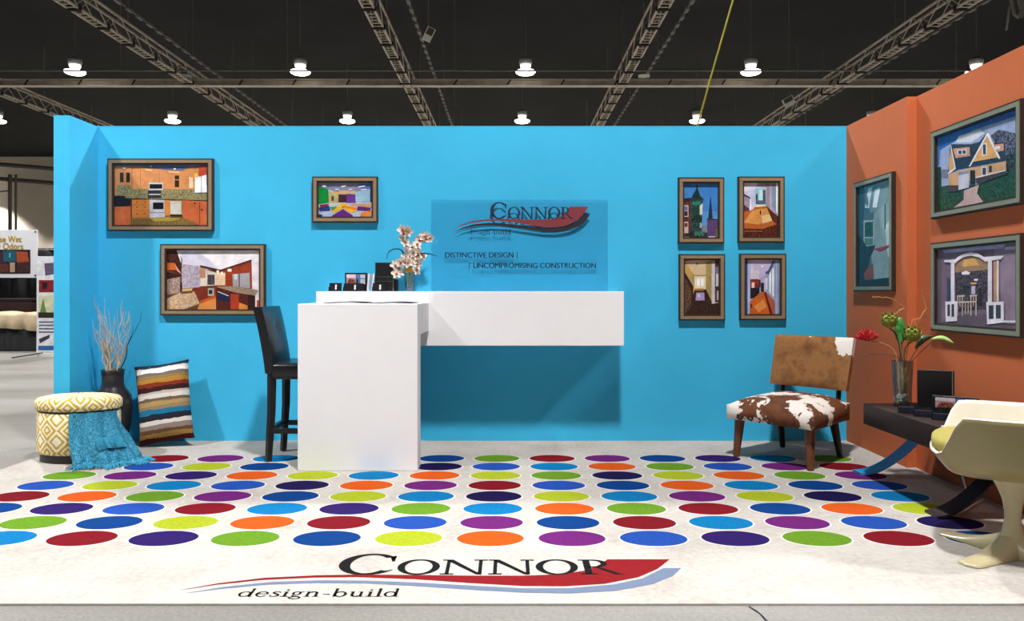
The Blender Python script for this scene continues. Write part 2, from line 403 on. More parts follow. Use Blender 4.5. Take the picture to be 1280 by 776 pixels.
# plates hanging by the trusses
def hung_sign(px, py, d, w_, h_, roll, label, tilt=0, dark=True):
    p = at(px, py, d); t = thing('hanging_sign', label, 'sign', p)
    R = Euler((tilt, roll, 0))
    m = MB(); m.box((0, 0, 0), (w_, .03, h_), rot=R); m.build('panel', 'sign_white', t, smooth=0)
    if dark: m = MB(); m.box(R.to_matrix() @ Vector((w_*.02, -.02, h_*.2)), (w_*.8, .01, h_*.5), rot=R); m.build('print', 'sign_dark', t, smooth=0)
    m = MB(); m.tube([(0, 0, h_*.3), (0, 0, 11.9-p.z)], .01, n=5); m.build('hanger_wire', 'conduit', t)
hung_sign(536, 43, 23, .26, .44, .45, 'small tilted white sign hung between truss and ceiling')
hung_sign(986, 127, 31, .48, .36, -.5, 'white and dark square sign hung beside the right truss')
hung_sign(233, 95, 29, .45, .12, .1, 'small blank white plate on the truss over kitchen pictures', .3, False)
hung_sign(805, 95, 28, .42, .13, -.05, 'small blank white plate by the yellow rope truss', .3, False)
# yellow rope
pts = [(4.55, 9, TZ), (3.3, 9, 7.0), (2.68, 9, 4.7), (2.42, 9, 3.8), (2.24, 9, 3.15), (2.1, 9, 2.2), (2.05, 9, 0.01)]
m = MB(); m.tube(pts, .011, n=6); tag(m.build('rope', 'yellow_rope'), 'yellow rope running down from the roof truss behind the blue wall', 'rope')
m = MB()
for dx in (0, .5):
    m.tube([at(1262+dx*20, -8, 14), at(1268+dx*20, 18, 14), at(1272+dx*10, 22, 14), at(1278, 10, 14), at(1276, -30, 14)], .03, n=6)
m.tube([at(1262, 8, 14), at(1258, 38, 14)], .02, n=6)
tag(m.build('cable_bundle', 'conduit'), 'tangle of dark cables hanging high above the orange wall', 'cable')

# ------------------------------------------------------------------ carpet with dots
t = thing('carpet', 'white booth carpet printed with rows of coloured dots and a logo', 'carpet', (0, 0, 0))
m = MB(); m.bar(-3.31, 2.665, 2.789, 4.94, .0, .008); m.bar(-3.31, 2.604, 4.94, 5.449, .0, .008); m.bar(WX0+.001, 2.604, 5.449, YB-.001, 0, .008)
m.build('pile', 'carpet_white', t, smooth=0)
ROWC = ["xCRVGDYOPBVGRD", "xGDYORBPDRCPBI", "DVBRCVGCOGRDOY", "ROGPDYCIYCPYIC", "BYCBIOPRBDOCDB", "GPVOYCOYGIYOGP", "OBYDGRIBCOGBPR", "BRPCOGDGRPDVCG"]
DM = {}
for k, mt in DOT.items():
    mb = MB(); n = 40
    vs = [(0, 0, .0008)]+[(.157*cos(2*pi*j/n), .11*sin(2*pi*j/n), .0008) for j in range(n)]
    mb.faces_from(vs, [[0, 1+j, 1+(j+1) % n] for j in range(n)], mt)
    vs = [(.157*cos(2*pi*j/n), .11*sin(2*pi*j/n), .0008) for j in range(n)]+[(.166*cos(2*pi*j/n), .1165*sin(2*pi*j/n), .0) for j in range(n)]
    mb.faces_from(vs, [[j, n+j, n+(j+1) % n, (j+1) % n] for j in range(n)], MATS['dot_ring'])
    ob = mb.build('dot', None, None, smooth=0); DM[k] = ob.data; bpy.data.objects.remove(ob)
for r in range(8):
    for c in range(14):
        ch = ROWC[r][c]
        if ch == 'x': ch = 'B'
        link_mesh('dot', DM[ch], t, (-.094+.3825*(c-7), 3.524+.2405*r, .0084))

# ------------------------------------------------------------------ lettering
def ribbon(out, pts, wd):
    """flat stroke of varying width through 2-d points"""
    k = len(pts); wd = wd if isinstance(wd, (list, tuple)) else [wd]*k; L, R = [], []
    for i in range(k):
        a = Vector(pts[max(i-1, 0)]); b = Vector(pts[min(i+1, k-1)]); d = (b-a).normalized(); nn = Vector((-d.y, d.x)); p = Vector(pts[i])
        L.append(tuple(p+nn*wd[i]/2)); R.append(tuple(p-nn*wd[i]/2))
    for i in range(k-1): out.append([L[i], L[i+1], R[i+1], R[i]])
def arc(out, cx, cy, rx, ry, a0, a1, tx, ty, n=22, tilt=0):
    """ring piece; tx, ty: stroke weight on the sides and at top and bottom"""
    P, Q = [], []
    for i in range(n+1):
        a = radians(a0+(a1-a0)*i/n); P.append((cx+rx*cos(a), cy+ry*sin(a)))
        b = a+radians(tilt); Q.append((cx+(rx-tx)*cos(a), cy+(ry-ty)*sin(a)))
    for i in range(n): out.append([P[i], P[i+1], Q[i+1], Q[i]])
def rc(out, x0, y0, x1, y1): out.append([(x0, y0), (x1, y0), (x1, y1), (x0, y1)])
def glyph(ch):
    o = []; w_ = 0
    if ch == 'C':
        arc(o, .5, .5, .5, .52, 42, 318, .19, .07, 30); w_ = .95
        o.append([(.83, .87), (.90, .90), (.90, .62), (.86, .62)]); o.append([(.84, .13), (.93, .20), (.90, .22), (.82, .17)]); o.append([(.86,.62),(.80,.84),(.87,.9),(.9,.9)])
    elif ch == 'O': arc(o, .51, .5, .51, .52, 0, 360, .18, .075, 40); w_ = 1.03
    elif ch == 'N':
        rc(o, .12, .03, .21, .97); rc(o, .90, .0, .99, .97)
        o.append([(.07, 1.0), (.26, 1.0), (.99, .0), (.86, .0)])
        rc(o, .0, .94, .22, 1.0); rc(o, .0, 0, .33, .065); rc(o, .78, .935, 1.11, 1.0); w_ = 1.12
    elif ch == 'R':
        rc(o, .11, .02, .28, .98); rc(o, .0, 0, .39, .065); rc(o, .0, .935, .4, 1.0)
        arc(o, .36, .73, .34, .27, -90, 90, .16, .07, 16); rc(o, .2, .46, .38, .53)
        o.append([(.36, .48), (.50, .48), (.96, .03), (.80, .0)]); o.append([(.8, 0), (1.0, 0), (1.0, .035), (.9, .05)]); w_ = 1.0
    elif ch in 'db':
        s = 1 if ch == 'd' else -1; cx = .27 if ch == 'd' else .35
        arc(o, cx, .3, .26, .315, 0, 360, .11, .06, 26); xs = .45 if ch == 'd' else .09
        rc(o, xs-.01, .02, xs+.10, .98); o.append([(xs-.10, .95), (xs+.09, 1.0), (xs+.09, .93), (xs, .92)])
        if ch == 'd': o.append([(xs+.05, .06), (xs+.18, .03), (xs+.17, .0), (xs+.02, 0)])
        w_ = .68
    elif ch == 'e':
        arc(o, .27, .3, .26, .315, 0, 325, .105, .06, 26); rc(o, .05, .30, .51, .355); w_ = .58
    elif ch == 's':
        pts = [(.37, .50), (.28, .595), (.16, .57), (.10, .47), (.18, .37), (.30, .29), (.37, .17), (.30, .05), (.17, .0), (.05, .10)]
        ribbon(o, pts, [.05, .06, .075, .10, .115, .115, .10, .075, .06, .05]); o.append([(.35, .6), (.385, .6), (.385, .44), (.36, .44)]); o.append([(.03, .18), (.06, .18), (.06, 0), (.03, 0)]); w_ = .45
    elif ch in 'il':
        h = .60 if ch == 'i' else .98
        rc(o, .105, .02, .225, h); o.append([(.02, h-.05), (.215, h+.02), (.215, h-.05), (.12, h-.08)]); rc(o, .01, 0, .33, .055)
        if ch == 'i': arc(o, .165, .80, .062, .07, 0, 360, .06, .068, 12)
        w_ = .35
    elif ch == 'g':
        arc(o, .25, .40, .19, .22, 0, 360, .10, .06, 22); arc(o, .26, -.13, .25, .155, 0, 360, .08, .06, 22)
        ribbon(o, [(.16, .2), (.10, .12), (.16, .055), (.36, .04), (.45, -.04)], [.04, .06, .07, .06, .05]); ribbon(o, [(.38, .55), (.52, .6)], .06); w_ = .56
    elif ch == 'n':
        for x in (.10, .44):
            rc(o, x-.01, .02, x+.10, .50); rc(o, x-.08, 0, x+.18, .055)
        rc(o, .10, .4, .19, .58); o.append([(.01, .56), (.19, .63), (.19, .55), (.10, .53)]); arc(o, .335, .40, .195, .22, 0, 150, .11, .09, 14); w_ = .68
    elif ch == 'u':
        for x in (.10, .44):
            rc(o, x-.01, .12, x+.10, .60); o.append([(x-.09, .565), (x-.09, .6), (x+.09, .6), (x+.09, .565)])
        rc(o, .44, .0, .53, .2); o.append([(.48, .05), (.63, .04), (.63, 0), (.44, 0)]); arc(o, .295, .21, .195, .225, 180, 330, .11, .08, 14); w_ = .68
    elif ch == '-': rc(o, .06, .25, .34, .31); w_ = .40
    return o, w_
def word(text, x0, x1, base, cap, track=0):
    """polygons of a word fitted between x0 and x1 (v up)"""
    items = []; x = 0
    for ch in text:
        p, w_ = glyph(ch); items.append((p, x)); x += w_+track
    sx = (x1-x0)/(x-track); out = []
    for p, ox in items:
        for f in p: out.append([(x0+(a+ox)*sx, base+b*cap) for a, b in f])
    return out
# logo in drawing units (v up, letters stand on 0)
def Lg(pts): return [(x, 214-y) for x, y in pts]
RED_U = Lg([(60, 305), (130, 265), (220, 234), (330, 219), (430, 214), (560, 217), (700, 221), (800, 221), (890, 212), (950, 188), (985, 150), (1006, 117), (1155, 117)])
RED_L = Lg([(60, 305), (130, 273), (220, 246), (330, 232), (430, 229), (560, 242), (700, 266), (800, 280), (890, 282), (980, 268), (1060, 230), (1115, 178), (1155, 117)])
DRK_U = Lg([(75, 322), (150, 285), (240, 258), (350, 248), (450, 250), (560, 260), (680, 277), (800, 293), (900, 292), (1000, 271), (1070, 236), (1128, 174), (1170, 174)])
DRK_L = Lg([(75, 322), (150, 296), (240, 273), (350, 264), (450, 266), (560, 280), (680, 300), (800, 317), (900, 321), (1000, 307), (1085, 270), (1140, 222), (1170, 174)])
def swoosh(U, L): return [[U[i], U[i+1], L[i+1], L[i]] for i in range(len(U)-1)]
CONN = word('C', 370, 505, 0, 132) + word('ONNOR', 510, 1030, 0, 94, .02)
DB = word('design-build', 195, 540, -124, 44)
def print_polys(polys, fn, name, mat, parent):
    m = MB()
    for f in polys: m.poly([fn(*p) for p in f])
    bmesh.ops.recalc_face_normals(m.bm, faces=m.bm.faces)
    return m.build(name, mat, parent, smooth=0)
ku = 1.972/1095
def fl_(z): return lambda u, v: (-1.284+(u-60)*ku, 3.074+v*ku, z)
for polys, nm, mt, z in ((swoosh(DRK_U, DRK_L), 'grey_swoosh', 'logo_grey', .0088), (swoosh(RED_U, RED_L), 'red_swoosh', 'logo_red', .0090), (CONN, 'logo_lettering', 'ink_black', .0094), (DB, 'logo_lettering', 'ink_black', .0094)):
    print_polys(polys, fl_(z), nm, mt, t)

KX = 1.0
def sans(text, name, mat, parent, x0, x1, base, height, to3, bold=0.0):
    cu = bpy.data.curves.new(name, 'FONT'); cu.body = text; cu.size = 1
    tmp = bpy.data.objects.new('tmp', cu); COL.objects.link(tmp)
    dg = bpy.context.evaluated_depsgraph_get(); me = bpy.data.meshes.new_from_object(tmp.evaluated_get(dg)); bpy.data.objects.remove(tmp)
    xs = [v.co.x for v in me.vertices]; ys = [v.co.y for v in me.vertices]
    for v in me.vertices:
        v.co = Vector(to3(x0+(v.co.x-min(xs))/(max(xs)-min(xs))*(x1-x0), base+v.co.y/.7*height))
    if bold:
        bm = bmesh.new(); h_ = height*bold*1.6
        for k in (-1, 0, 1):
            b2 = me.copy()
            for v in b2.vertices: v.co.x += k*h_*.5*KX; v.co.y -= abs(k)*.0002; 
            bm.from_mesh(b2); bpy.data.meshes.remove(b2)
        bm.to_mesh(me); bm.free()
    me.materials.clear(); me.materials.append(MATS[mat]); me.name = name
    return link_mesh(name, me, parent)

# ------------------------------------------------------------------ wall shelf, counter, logo panel
SD = 5.515
m = MB(); m.bar(-1.426, .833, SD, YB-.001, .767, HC-.0005, None, .002, 1)
tag(m.build('wall_shelf', 'white_laminate'), 'thick white floating shelf fixed to the blue wall', 'shelf')
t = thing('reception_counter', 'white waterfall reception counter standing in front of the wall shelf', 'counter', (-.985, 4.85, 0.0095))
m = MB(); m.bar(-.387, .3865, 0, .16, 0, 1.075, None, .002, 1); m.build('front_panel', 'white_laminate', t)
m = MB(); m.bar(-.387, .3865, .16, SD-4.85-.001, .869, 1.075, None, .002, 1); m.build('counter_top', 'white_laminate', t)
PD = 5.806
t = thing('logo_panel', 'clear acrylic sign panel with company logo and slogan on the white shelf', 'sign', (0, PD, HC))
m = MB(); m.bar(-.610, .752, 0, .012, 0, .708, None, .001, 1); m.build('acrylic_sheet', 'acrylic', t, smooth=0)
ks = PD/F/6.4
def pw(z): return lambda u, v: ((555-VX)*PD/F+u*ks, z, (VY-240-214/6.4)*PD/F+v*ks)
for polys, nm, mt, z in ((swoosh(DRK_U, DRK_L), 'dark_swoosh', 'logo_dark', -.001), (swoosh(RED_U, RED_L), 'red_swoosh', 'logo_red_panel', -.0015), (CONN, 'logo_lettering', 'ink_navy', -.002), (DB, 'logo_lettering', 'ink_navy', -.002)):
    print_polys(polys, pw(z), nm, mt, t)
KX = ks
sans('DISTINCTIVE DESIGN', 'slogan_lettering', 'ink_navy', t, 10, 555, 214-524, 42, pw(-.002), .035)
sans('UNCOMPROMISING CONSTRUCTION', 'slogan_lettering', 'ink_navy', t, 235, 1215, 214-608, 42, pw(-.002), .035)
print_polys([[(583, -264), (588, -264), (588, -318), (583, -318)], [(201, -348), (206, -348), (206, -400), (201, -400)]], pw(-.002), 'slogan_bar', 'ink_navy', t)

# ------------------------------------------------------------------ framed photographs
def photo(bounds, polys):
    """bounds: x_left, y_top_left, y_bottom_left, x_right, y_top_right, y_bottom_right of the print in measured units"""
    xl, tl, bl, xr, tr, br = bounds; out = []
    for it in polys:
        col, pts = it[0], it[1]; a = it[2] if len(it) > 2 else .12
        if len(pts) == 4 and not isinstance(pts[0], tuple): x0, y0, x1, y1 = pts; pts = [(x0, y0), (x1, y0), (x1, y1), (x0, y1)]
        q_ = []
        for x, y in pts:
            u = (x-xl)/(xr-xl); T = tl+(tr-tl)*u; B = bl+(br-bl)*u
            q_.append((max(0, min(1, u)), 1-max(0, min(1, (y-T)/(B-T)))))
        out.append((col, q_, a))
    return out
def B4(x0, y0, x1, y1): return (x0, y0, y1, x1, y0, y1)
def print_mesh(name, polys, w_, h_, parent, y=0):
    """flat ink areas laid over each other, facing -y, centred on x, from z=0"""
    bm = bmesh.new(); lay = bm.loops.layers.float_color.new('ink')
    polys = [polys[0]] + polys[1:]
    for k, (col, pts, a) in enumerate(polys):
        vs = [bm.verts.new(((u-.5)*w_, y-k*.00012, v*h_)) for u, v in pts]
        f = bm.faces.new(vs); f.normal_update()
        if f.normal.y > 0: f.normal_flip()
        c = lin(col)
        for lp_ in f.loops: lp_[lay] = (c[0], c[1], c[2], a)
    bmesh.ops.triangulate(bm, faces=bm.faces)
    me = bpy.data.meshes.new(name); bm.to_mesh(me); bm.free(); me.materials.append(MATS['photo_print'])
    return link_mesh(name, me, parent)
def picture(cx, d, z0, w_, h_, pic, label, cat='picture', frame='frame_taupe', rz=0, group=None, depth=.032, rail=.042):
    t = thing('picture_frame', label, cat, (cx, d, z0), rz, group)
    # frame mesh: moulding with a dark outer edge and a dark inner lip; front faces -y, back at y=0
    iw, ih = w_/2-rail, h_-2*rail
    for nm, mt, o1, o2, y0, y1 in (('outer_edge', 'frame_dark', 0, .010, -depth, 0), ('moulding', frame, .010, rail-.008, -depth-.004, -.002), ('inner_lip', 'frame_dark', rail-.008, rail+.004, -depth+.002, -.002)):
        m = MB()
        m.bar(-w_/2+o1, -w_/2+o2, y0, y1, o1, h_-o1); m.bar(w_/2-o2, w_/2-o1, y0, y1, o1, h_-o1)
        m.bar(-w_/2+o2, w_/2-o2, y0, y1, o1, o2); m.bar(-w_/2+o2, w_/2-o2, y0, y1, h_-o2, h_-o1)
        m.build(nm, mt, t, smooth=0)
    p = print_mesh('print', pic, w_-2*rail, h_-2*rail, t, -.012); p.location = (0, 0, rail)
    return t
def px_pic(x0, y0, x1, y1, pic, label):
    s = (YB-.035)/F; picture(((x0+x1)/2-VX)*s, YB-.0005, HC+(VY-y1)*s, (x1-x0)*s, (y1-y0)*s, pic, label)
W = '#f6f4fa'
KITCHEN = photo(B4(80, 80, 1060, 715), [('#c58a58', (80, 80, 1060, 715)), ('#66749a', [(80, 80), (1060, 80), (1060, 110), (860, 108), (780, 150), (620, 138), (280, 97), (80, 100)]),
 ('#d8925e', [(105, 100), (280, 110), (620, 140), (780, 150), (910, 100), (910, 330), (590, 335), (265, 335), (260, 295), (105, 295)], .25), ('#f7c88a', [(400, 125), (480, 132), (470, 150), (410, 145)]), ('#f7c88a', [(640, 145), (760, 152), (750, 170), (650, 165)]),
 ('#3a2a20', (140, 165, 178, 265)), ('#3a2a20', (205, 165, 245, 265)), ('#a9683c', (262, 110, 268, 335)), ('#a9683c', (350, 115, 354, 335)), ('#a9683c', (545, 140, 549, 270)), ('#3a2a20', (710, 195, 755, 315)), ('#d8925e', (710, 235, 755, 243)), ('#f0d0a8', [(858, 205), (900, 220), (900, 325), (858, 325)]),
 ('#8b8560', [(105, 335), (1060, 340), (1060, 450), (105, 430)], 1), ('#8b8560', (105, 297, 262, 340), 1), ('#cfcfd2', (440, 268, 590, 347)), ('#1c1c22', (448, 285, 580, 332)), ('#33323a', (430, 350, 570, 430)), ('#b4b4b8', (440, 385, 565, 398)),
 ('#201e28', [(80, 405), (190, 405), (200, 430), (260, 432), (1060, 455), (1060, 472), (790, 450), (260, 447), (250, 512), (80, 522)]), ('#d0823f', [(265, 445), (450, 445), (450, 625), (265, 635)], .2), ('#c8683a', [(80, 520), (255, 515), (255, 715), (80, 715)], .2), ('#5c2f18', (255, 447, 266, 715)),
 ('#4a2a18', (310, 466, 328, 474)), ('#4a2a18', (395, 466, 410, 474)), ('#4a2a18', (310, 520, 328, 528)), ('#4a2a18', (395, 520, 410, 528)), ('#4a2a18', (310, 590, 328, 598)), ('#4a2a18', (395, 585, 410, 593)), ('#9a5c30', (275, 497, 445, 500)), ('#9a5c30', (275, 556, 445, 559)),
 ('#b8bcc6', [(450, 445), (610, 450), (610, 628), (450, 635)]), ('#12121a', (485, 475, 595, 545)), ('#8a8c96', (450, 575, 610, 585)), ('#d0823f', (605, 450, 660, 612), .2), ('#c9c9bd', (665, 460, 780, 600)), ('#3b2a1c', (665, 598, 790, 622)),
 ('#7a6430', [(255, 645), (450, 637), (620, 625), (800, 632), (960, 708), (940, 715), (250, 715)], 1), ('#a8923c', [(460, 640), (640, 630), (780, 640), (700, 665), (500, 670)], .8), ('#c4653c', [(785, 450), (1060, 465), (1060, 715), (960, 705), (800, 630)], .2), ('#6a2e1c', (968, 470, 974, 700)), ('#2a1812', (910, 478, 930, 492)), ('#2a1812', (985, 545, 1003, 560)),
 ('#f2f4fa', [(920, 205), (1040, 190), (1050, 370), (920, 375)]), ('#8c94a8', (985, 200, 992, 372)), ('#c04a34', [(960, 105), (1040, 95), (1040, 188), (965, 210)], .3), ('#8a5a3c', (1042, 95, 1060, 300)), ('#ffb838', [(920, 172), (950, 172), (958, 215), (912, 215)]), ('#fff8e8', (455, 95, 478, 108)), ('#fff8e8', (702, 122, 724, 136)), ('#fff8e8', (178, 115, 200, 128))])
RED_KITCHEN = photo(B4(85, 90, 1050, 715), [('#6a4438', (85, 90, 1050, 715)), ('#ece2ec', [(190, 90), (1050, 90), (1050, 620), (960, 560), (960, 300), (430, 300), (240, 330)]), ('#d8d4ea', [(240, 90), (430, 90), (600, 290), (430, 255), (240, 230)]), ('#f8f2fa', [(420, 120), (1050, 100), (1050, 210), (640, 285)]),
 ('#4a241c', [(85, 90), (190, 90), (245, 190), (235, 345), (85, 300)], .2), ('#f0e8f0', [(186, 90), (205, 90), (236, 200), (230, 230)]), ('#d86a30', [(85, 225), (170, 230), (200, 300), (85, 300)]), ('#e8a090', [(165, 230), (240, 345), (190, 310)]), ('#3b1e1a', [(85, 320), (235, 350), (235, 385), (85, 400)]),
 ('#b4a8ba', [(240, 235), (425, 260), (430, 480), (240, 495)], 1.6), ('#a89084', [(85, 400), (225, 370), (220, 540), (85, 560)], 1.6), ('#c8a888', [(85, 600), (220, 540), (370, 525), (425, 650), (250, 715), (85, 715)], 1.4), ('#6a4a28', [(228, 505), (350, 495), (352, 540), (240, 552)]), ('#d8b078', [(232, 500), (350, 490), (345, 515), (240, 525)]), ('#2a2430', (225, 430, 245, 520)),
 ('#7a2c1c', [(360, 492), (505, 465), (512, 590), (420, 612)], .2), ('#c08a68', [(430, 260), (485, 265), (485, 385), (430, 385)], .3), ('#d8ccc4', [(485, 300), (600, 330), (600, 460), (430, 470), (430, 385), (485, 385)], .9), ('#4a4448', (505, 350, 580, 455), .8), ('#b0a8a0', (510, 490, 575, 572)), ('#2a2024', (520, 510, 555, 550)), ('#8a3420', [(575, 475), (600, 475), (600, 560), (575, 570)]),
 ('#9a3c22', [(600, 320), (960, 205), (965, 490), (600, 480)], .25), ('#4a2c20', [(430, 250), (640, 298), (958, 192), (962, 210), (640, 318), (430, 272)]), ('#e8c8a8', (590, 330, 690, 460), 1.2), ('#a8a4ac', [(762, 345), (940, 330), (945, 490), (770, 490)]), ('#5c585c', (828, 340, 840, 490)), ('#dcdce4', (780, 345, 815, 400)), ('#fff2e0', (600, 305, 625, 340)), ('#fff2e0', (645, 320, 665, 350)), ('#fff2e0', (715, 290, 755, 318)),
 ('#e2904c', [(400, 715), (430, 640), (590, 560), (600, 715)], .2), ('#c8541f', [(425, 625), (590, 560), (590, 590), (430, 655)]), ('#54201a', [(595, 480), (1000, 560), (1000, 715), (595, 715)], .2), ('#1c2444', [(612, 515), (725, 560), (725, 640), (612, 610)]), ('#c8ccd8', [(612, 520), (725, 566), (725, 575), (612, 530)]), ('#a83c22', (745, 550, 830, 715)), ('#e08a3c', [(832, 640), (920, 670), (920, 715), (832, 715)]), ('#34181a', [(925, 560), (1000, 560), (1000, 715), (925, 715)]), ('#e4dce8', (1000, 560, 1050, 715)), ('#b0402c', (1015, 615, 1050, 715)),
 ('#a08a74', [(590, 475), (780, 468), (1030, 510), (1000, 567), (800, 537)], 1.2)])
COLOUR_ROOM = photo(B4(125, 135, 905, 635), [('#c4cad8', (125, 135, 905, 635)), ('#8488ac', [(125, 135), (905, 135), (905, 240), (660, 280), (400, 280), (270, 235), (125, 190)]), ('#5a78c0', [(700, 135), (905, 135), (905, 230), (760, 260)]), ('#0c8c3c', [(125, 190), (270, 235), (280, 430), (125, 450)]), ('#b8a878', [(275, 265), (425, 270), (425, 430), (280, 430)], .9), ('#4a3a30', (315, 330, 350, 400)), ('#d8a050', [(380, 270), (430, 270), (420, 310), (385, 300)]), ('#d0b080', [(420, 250), (660, 255), (660, 300), (420, 300)], .6), ('#4a2834', (415, 308, 532, 422)), ('#6a3c96', [(530, 298), (660, 308), (662, 430), (530, 430)]), ('#9cc0dc', [(660, 272), (905, 222), (905, 420), (660, 415)], .3), ('#2a4058', (868, 190, 905, 420)),
 ('#c89878', [(560, 440), (905, 440), (905, 500), (620, 470)], .5), ('#f0b428', [(430, 440), (530, 440), (550, 480), (690, 540), (600, 572), (480, 505), (350, 572), (300, 556), (420, 482)]), ('#8c5a20', [(450, 480), (540, 480), (480, 498)]), ('#e88a28', [(520, 500), (560, 470), (680, 500), (660, 540)]), ('#6c2a86', [(480, 515), (630, 615), (625, 635), (300, 635), (330, 608)]), ('#2c3c88', [(130, 500), (280, 465), (300, 540), (150, 548)]), ('#8c2440', [(150, 455), (290, 440), (250, 470), (150, 490)]), ('#4ca040', [(290, 490), (405, 478), (330, 542)]), ('#b0c4e0', [(140, 560), (330, 552), (340, 600), (290, 635), (140, 635)]), ('#38305c', [(125, 590), (185, 600), (185, 635), (125, 635)]), ('#b0c4e0', [(600, 580), (740, 540), (760, 635), (630, 635)]), ('#e07a2c', [(745, 565), (905, 535), (905, 635), (725, 635)]), ('#c09060', [(800, 590), (905, 570), (905, 635), (800, 635)]), ('#5c2c78', [(690, 480), (880, 500), (870, 545), (680, 535)]), (W, [(180, 175), (235, 170), (245, 200), (195, 205)]), (W, [(455, 185), (530, 170), (520, 195), (460, 210)]), (W, [(700, 195), (805, 178), (795, 195), (700, 210)]), (W, [(370, 232), (430, 228), (420, 245), (370, 245)]), (W, [(735, 235), (820, 228), (810, 242), (740, 248)]), (W, [(560, 230), (620, 228), (615, 240), (565, 244)])])
TOWER = photo(B4(70, 110, 445, 675), [('#3f84d0', (70, 110, 445, 675)), ('#5a9ad8', (70, 400, 445, 675)), ('#5a2c34', [(70, 268), (150, 262), (160, 300), (160, 675), (70, 675)], .5), ('#2b2c34', [(70, 268), (160, 260), (160, 290), (70, 295)]), ('#2c4a48', [(215, 120), (222, 120), (232, 180), (252, 240), (292, 278), (268, 330), (272, 655), (155, 660), (150, 300), (158, 262), (200, 190)], .4), ('#1c3038', [(218, 160), (250, 240), (290, 278), (160, 262), (180, 220)]), ('#2e8068', [(165, 300), (255, 300), (262, 335), (165, 335)]), ('#c8c4b8', (75, 338, 125, 456)), ('#7a68a0', (82, 350, 118, 395)), ('#30303c', (82, 400, 118, 448)), ('#c8b8a8', (75, 508, 125, 625), .8), ('#6a3838', (84, 520, 117, 560)), ('#20463c', (175, 345, 205, 445)), ('#20463c', (212, 345, 238, 445)), ('#d4d8d4', [(246, 345), (278, 318), (276, 430), (248, 440)]), ('#1e3634', (155, 450, 272, 495), .6), ('#a8b0a8', (248, 520, 268, 570)), ('#22364c', [(363, 245), (368, 270), (386, 470), (338, 470), (356, 280)]), ('#5a4470', [(325, 472), (445, 482), (445, 675), (328, 675)], .3), ('#2c2838', [(325, 472), (445, 482), (445, 492), (325, 484)]), ('#c0b8d0', (342, 655, 412, 668)), ('#7c7c88', (275, 550, 322, 620), .8), ('#2c3038', [(155, 600), (328, 620), (328, 675), (70, 675)], .4), ('#3a7860', (190, 610, 290, 650), 1), ('#a89070', (75, 662, 130, 674)), ('#6c6450', (415, 580, 445, 670))])
HALL_SUN = photo(B4(695, 105, 1070, 670), [('#c8ccec', (695, 105, 1070, 670)), ('#dfe4f8', [(695, 105), (850, 105), (820, 180), (695, 200)]), ('#a09ab4', [(840, 105), (980, 105), (960, 160), (850, 150)]), ('#8cc8dc', [(825, 172), (935, 165), (940, 345), (825, 345)]), ('#c4f0f4', (865, 180, 908, 290)), ('#34445c', (832, 225, 850, 330)), ('#44546c', (905, 185, 935, 330), .7), ('#4c6480', (835, 290, 925, 330), 1), ('#98909c', [(940, 130), (975, 125), (980, 380), (940, 345)]), ('#b4aac8', [(975, 120), (1070, 105), (1070, 460), (980, 370)]), ('#8498b0', [(1000, 140), (1045, 110), (1045, 400), (1000, 350)]), ('#f6f8ff', [(1046, 112), (1066, 108), (1066, 440), (1046, 410)]), ('#b8642c', [(695, 402), (800, 385), (830, 345), (935, 345), (1070, 475), (1070, 670), (695, 670)], .5), ('#f0d8b0', [(830, 340), (935, 335), (935, 352), (820, 360)]), ('#d89850', [(800, 390), (960, 370), (1010, 480), (860, 540), (700, 520)], .4), ('#f0c890', [(890, 450), (990, 430), (1005, 500), (900, 530)], .3), ('#5a2410', [(695, 580), (900, 585), (1070, 530), (1070, 670), (695, 670)], .5), ('#a8683c', (695, 604, 900, 612)), ('#5c2c1c', [(940, 345), (1070, 462), (1070, 545), (1005, 500)]), ('#3c3040', [(695, 218), (772, 262), (772, 276), (695, 236)]), ('#a498b8', [(695, 240), (770, 278), (770, 395), (695, 395)], 1), ('#5a3a48', [(695, 330), (760, 375), (760, 398), (695, 398)]), ('#e8ecf8', (765, 275, 782, 395)), ('#3a1c10', (872, 395, 886, 435))])
HALL_STAIR = photo(B4(85, 105, 470, 685), [('#c4aa84', (85, 105, 470, 685)), ('#d4bc98', [(85, 105), (380, 105), (325, 265), (200, 265)]), ('#c0a058', [(85, 130), (200, 262), (200, 430), (85, 430)], .2), ('#a89878', (160, 270, 200, 400), .4), ('#ecdfbc', (200, 268, 326, 415)), ('#a8906a', [(200, 268), (326, 268), (326, 280), (200, 280)]), ('#ffffff', (228, 300, 302, 382), .2), ('#c8b890', (262, 300, 268, 382)), ('#a8945c', [(326, 130), (388, 115), (388, 565), (326, 430)], .3), ('#382218', [(85, 685), (160, 560), (200, 425), (326, 415), (400, 565), (470, 560), (470, 685)], .3), ('#a8843c', (205, 408, 300, 430)), ('#b4a0d8', [(218, 450), (308, 450), (312, 532), (212, 532)]), ('#e8e0f8', (235, 465, 262, 500)), ('#d0ccd4', [(390, 150), (426, 145), (426, 565), (390, 568)]), ('#4a3038', [(426, 105), (470, 105), (470, 550), (426, 550)]), ('#c8c4cc', (436, 250, 470, 385)), ('#7a7488', (430, 180, 470, 245)), ('#b8acb8', (446, 430, 466, 530)), ('#5c4028', [(85, 260), (180, 400), (165, 560), (110, 685), (85, 685)], .9), ('#33181a', [(85, 222), (186, 385), (186, 560), (168, 560), (160, 400), (85, 275)]), ('#4c4030', (220, 138, 236, 158)), ('#70603c', (370, 280, 378, 340))])
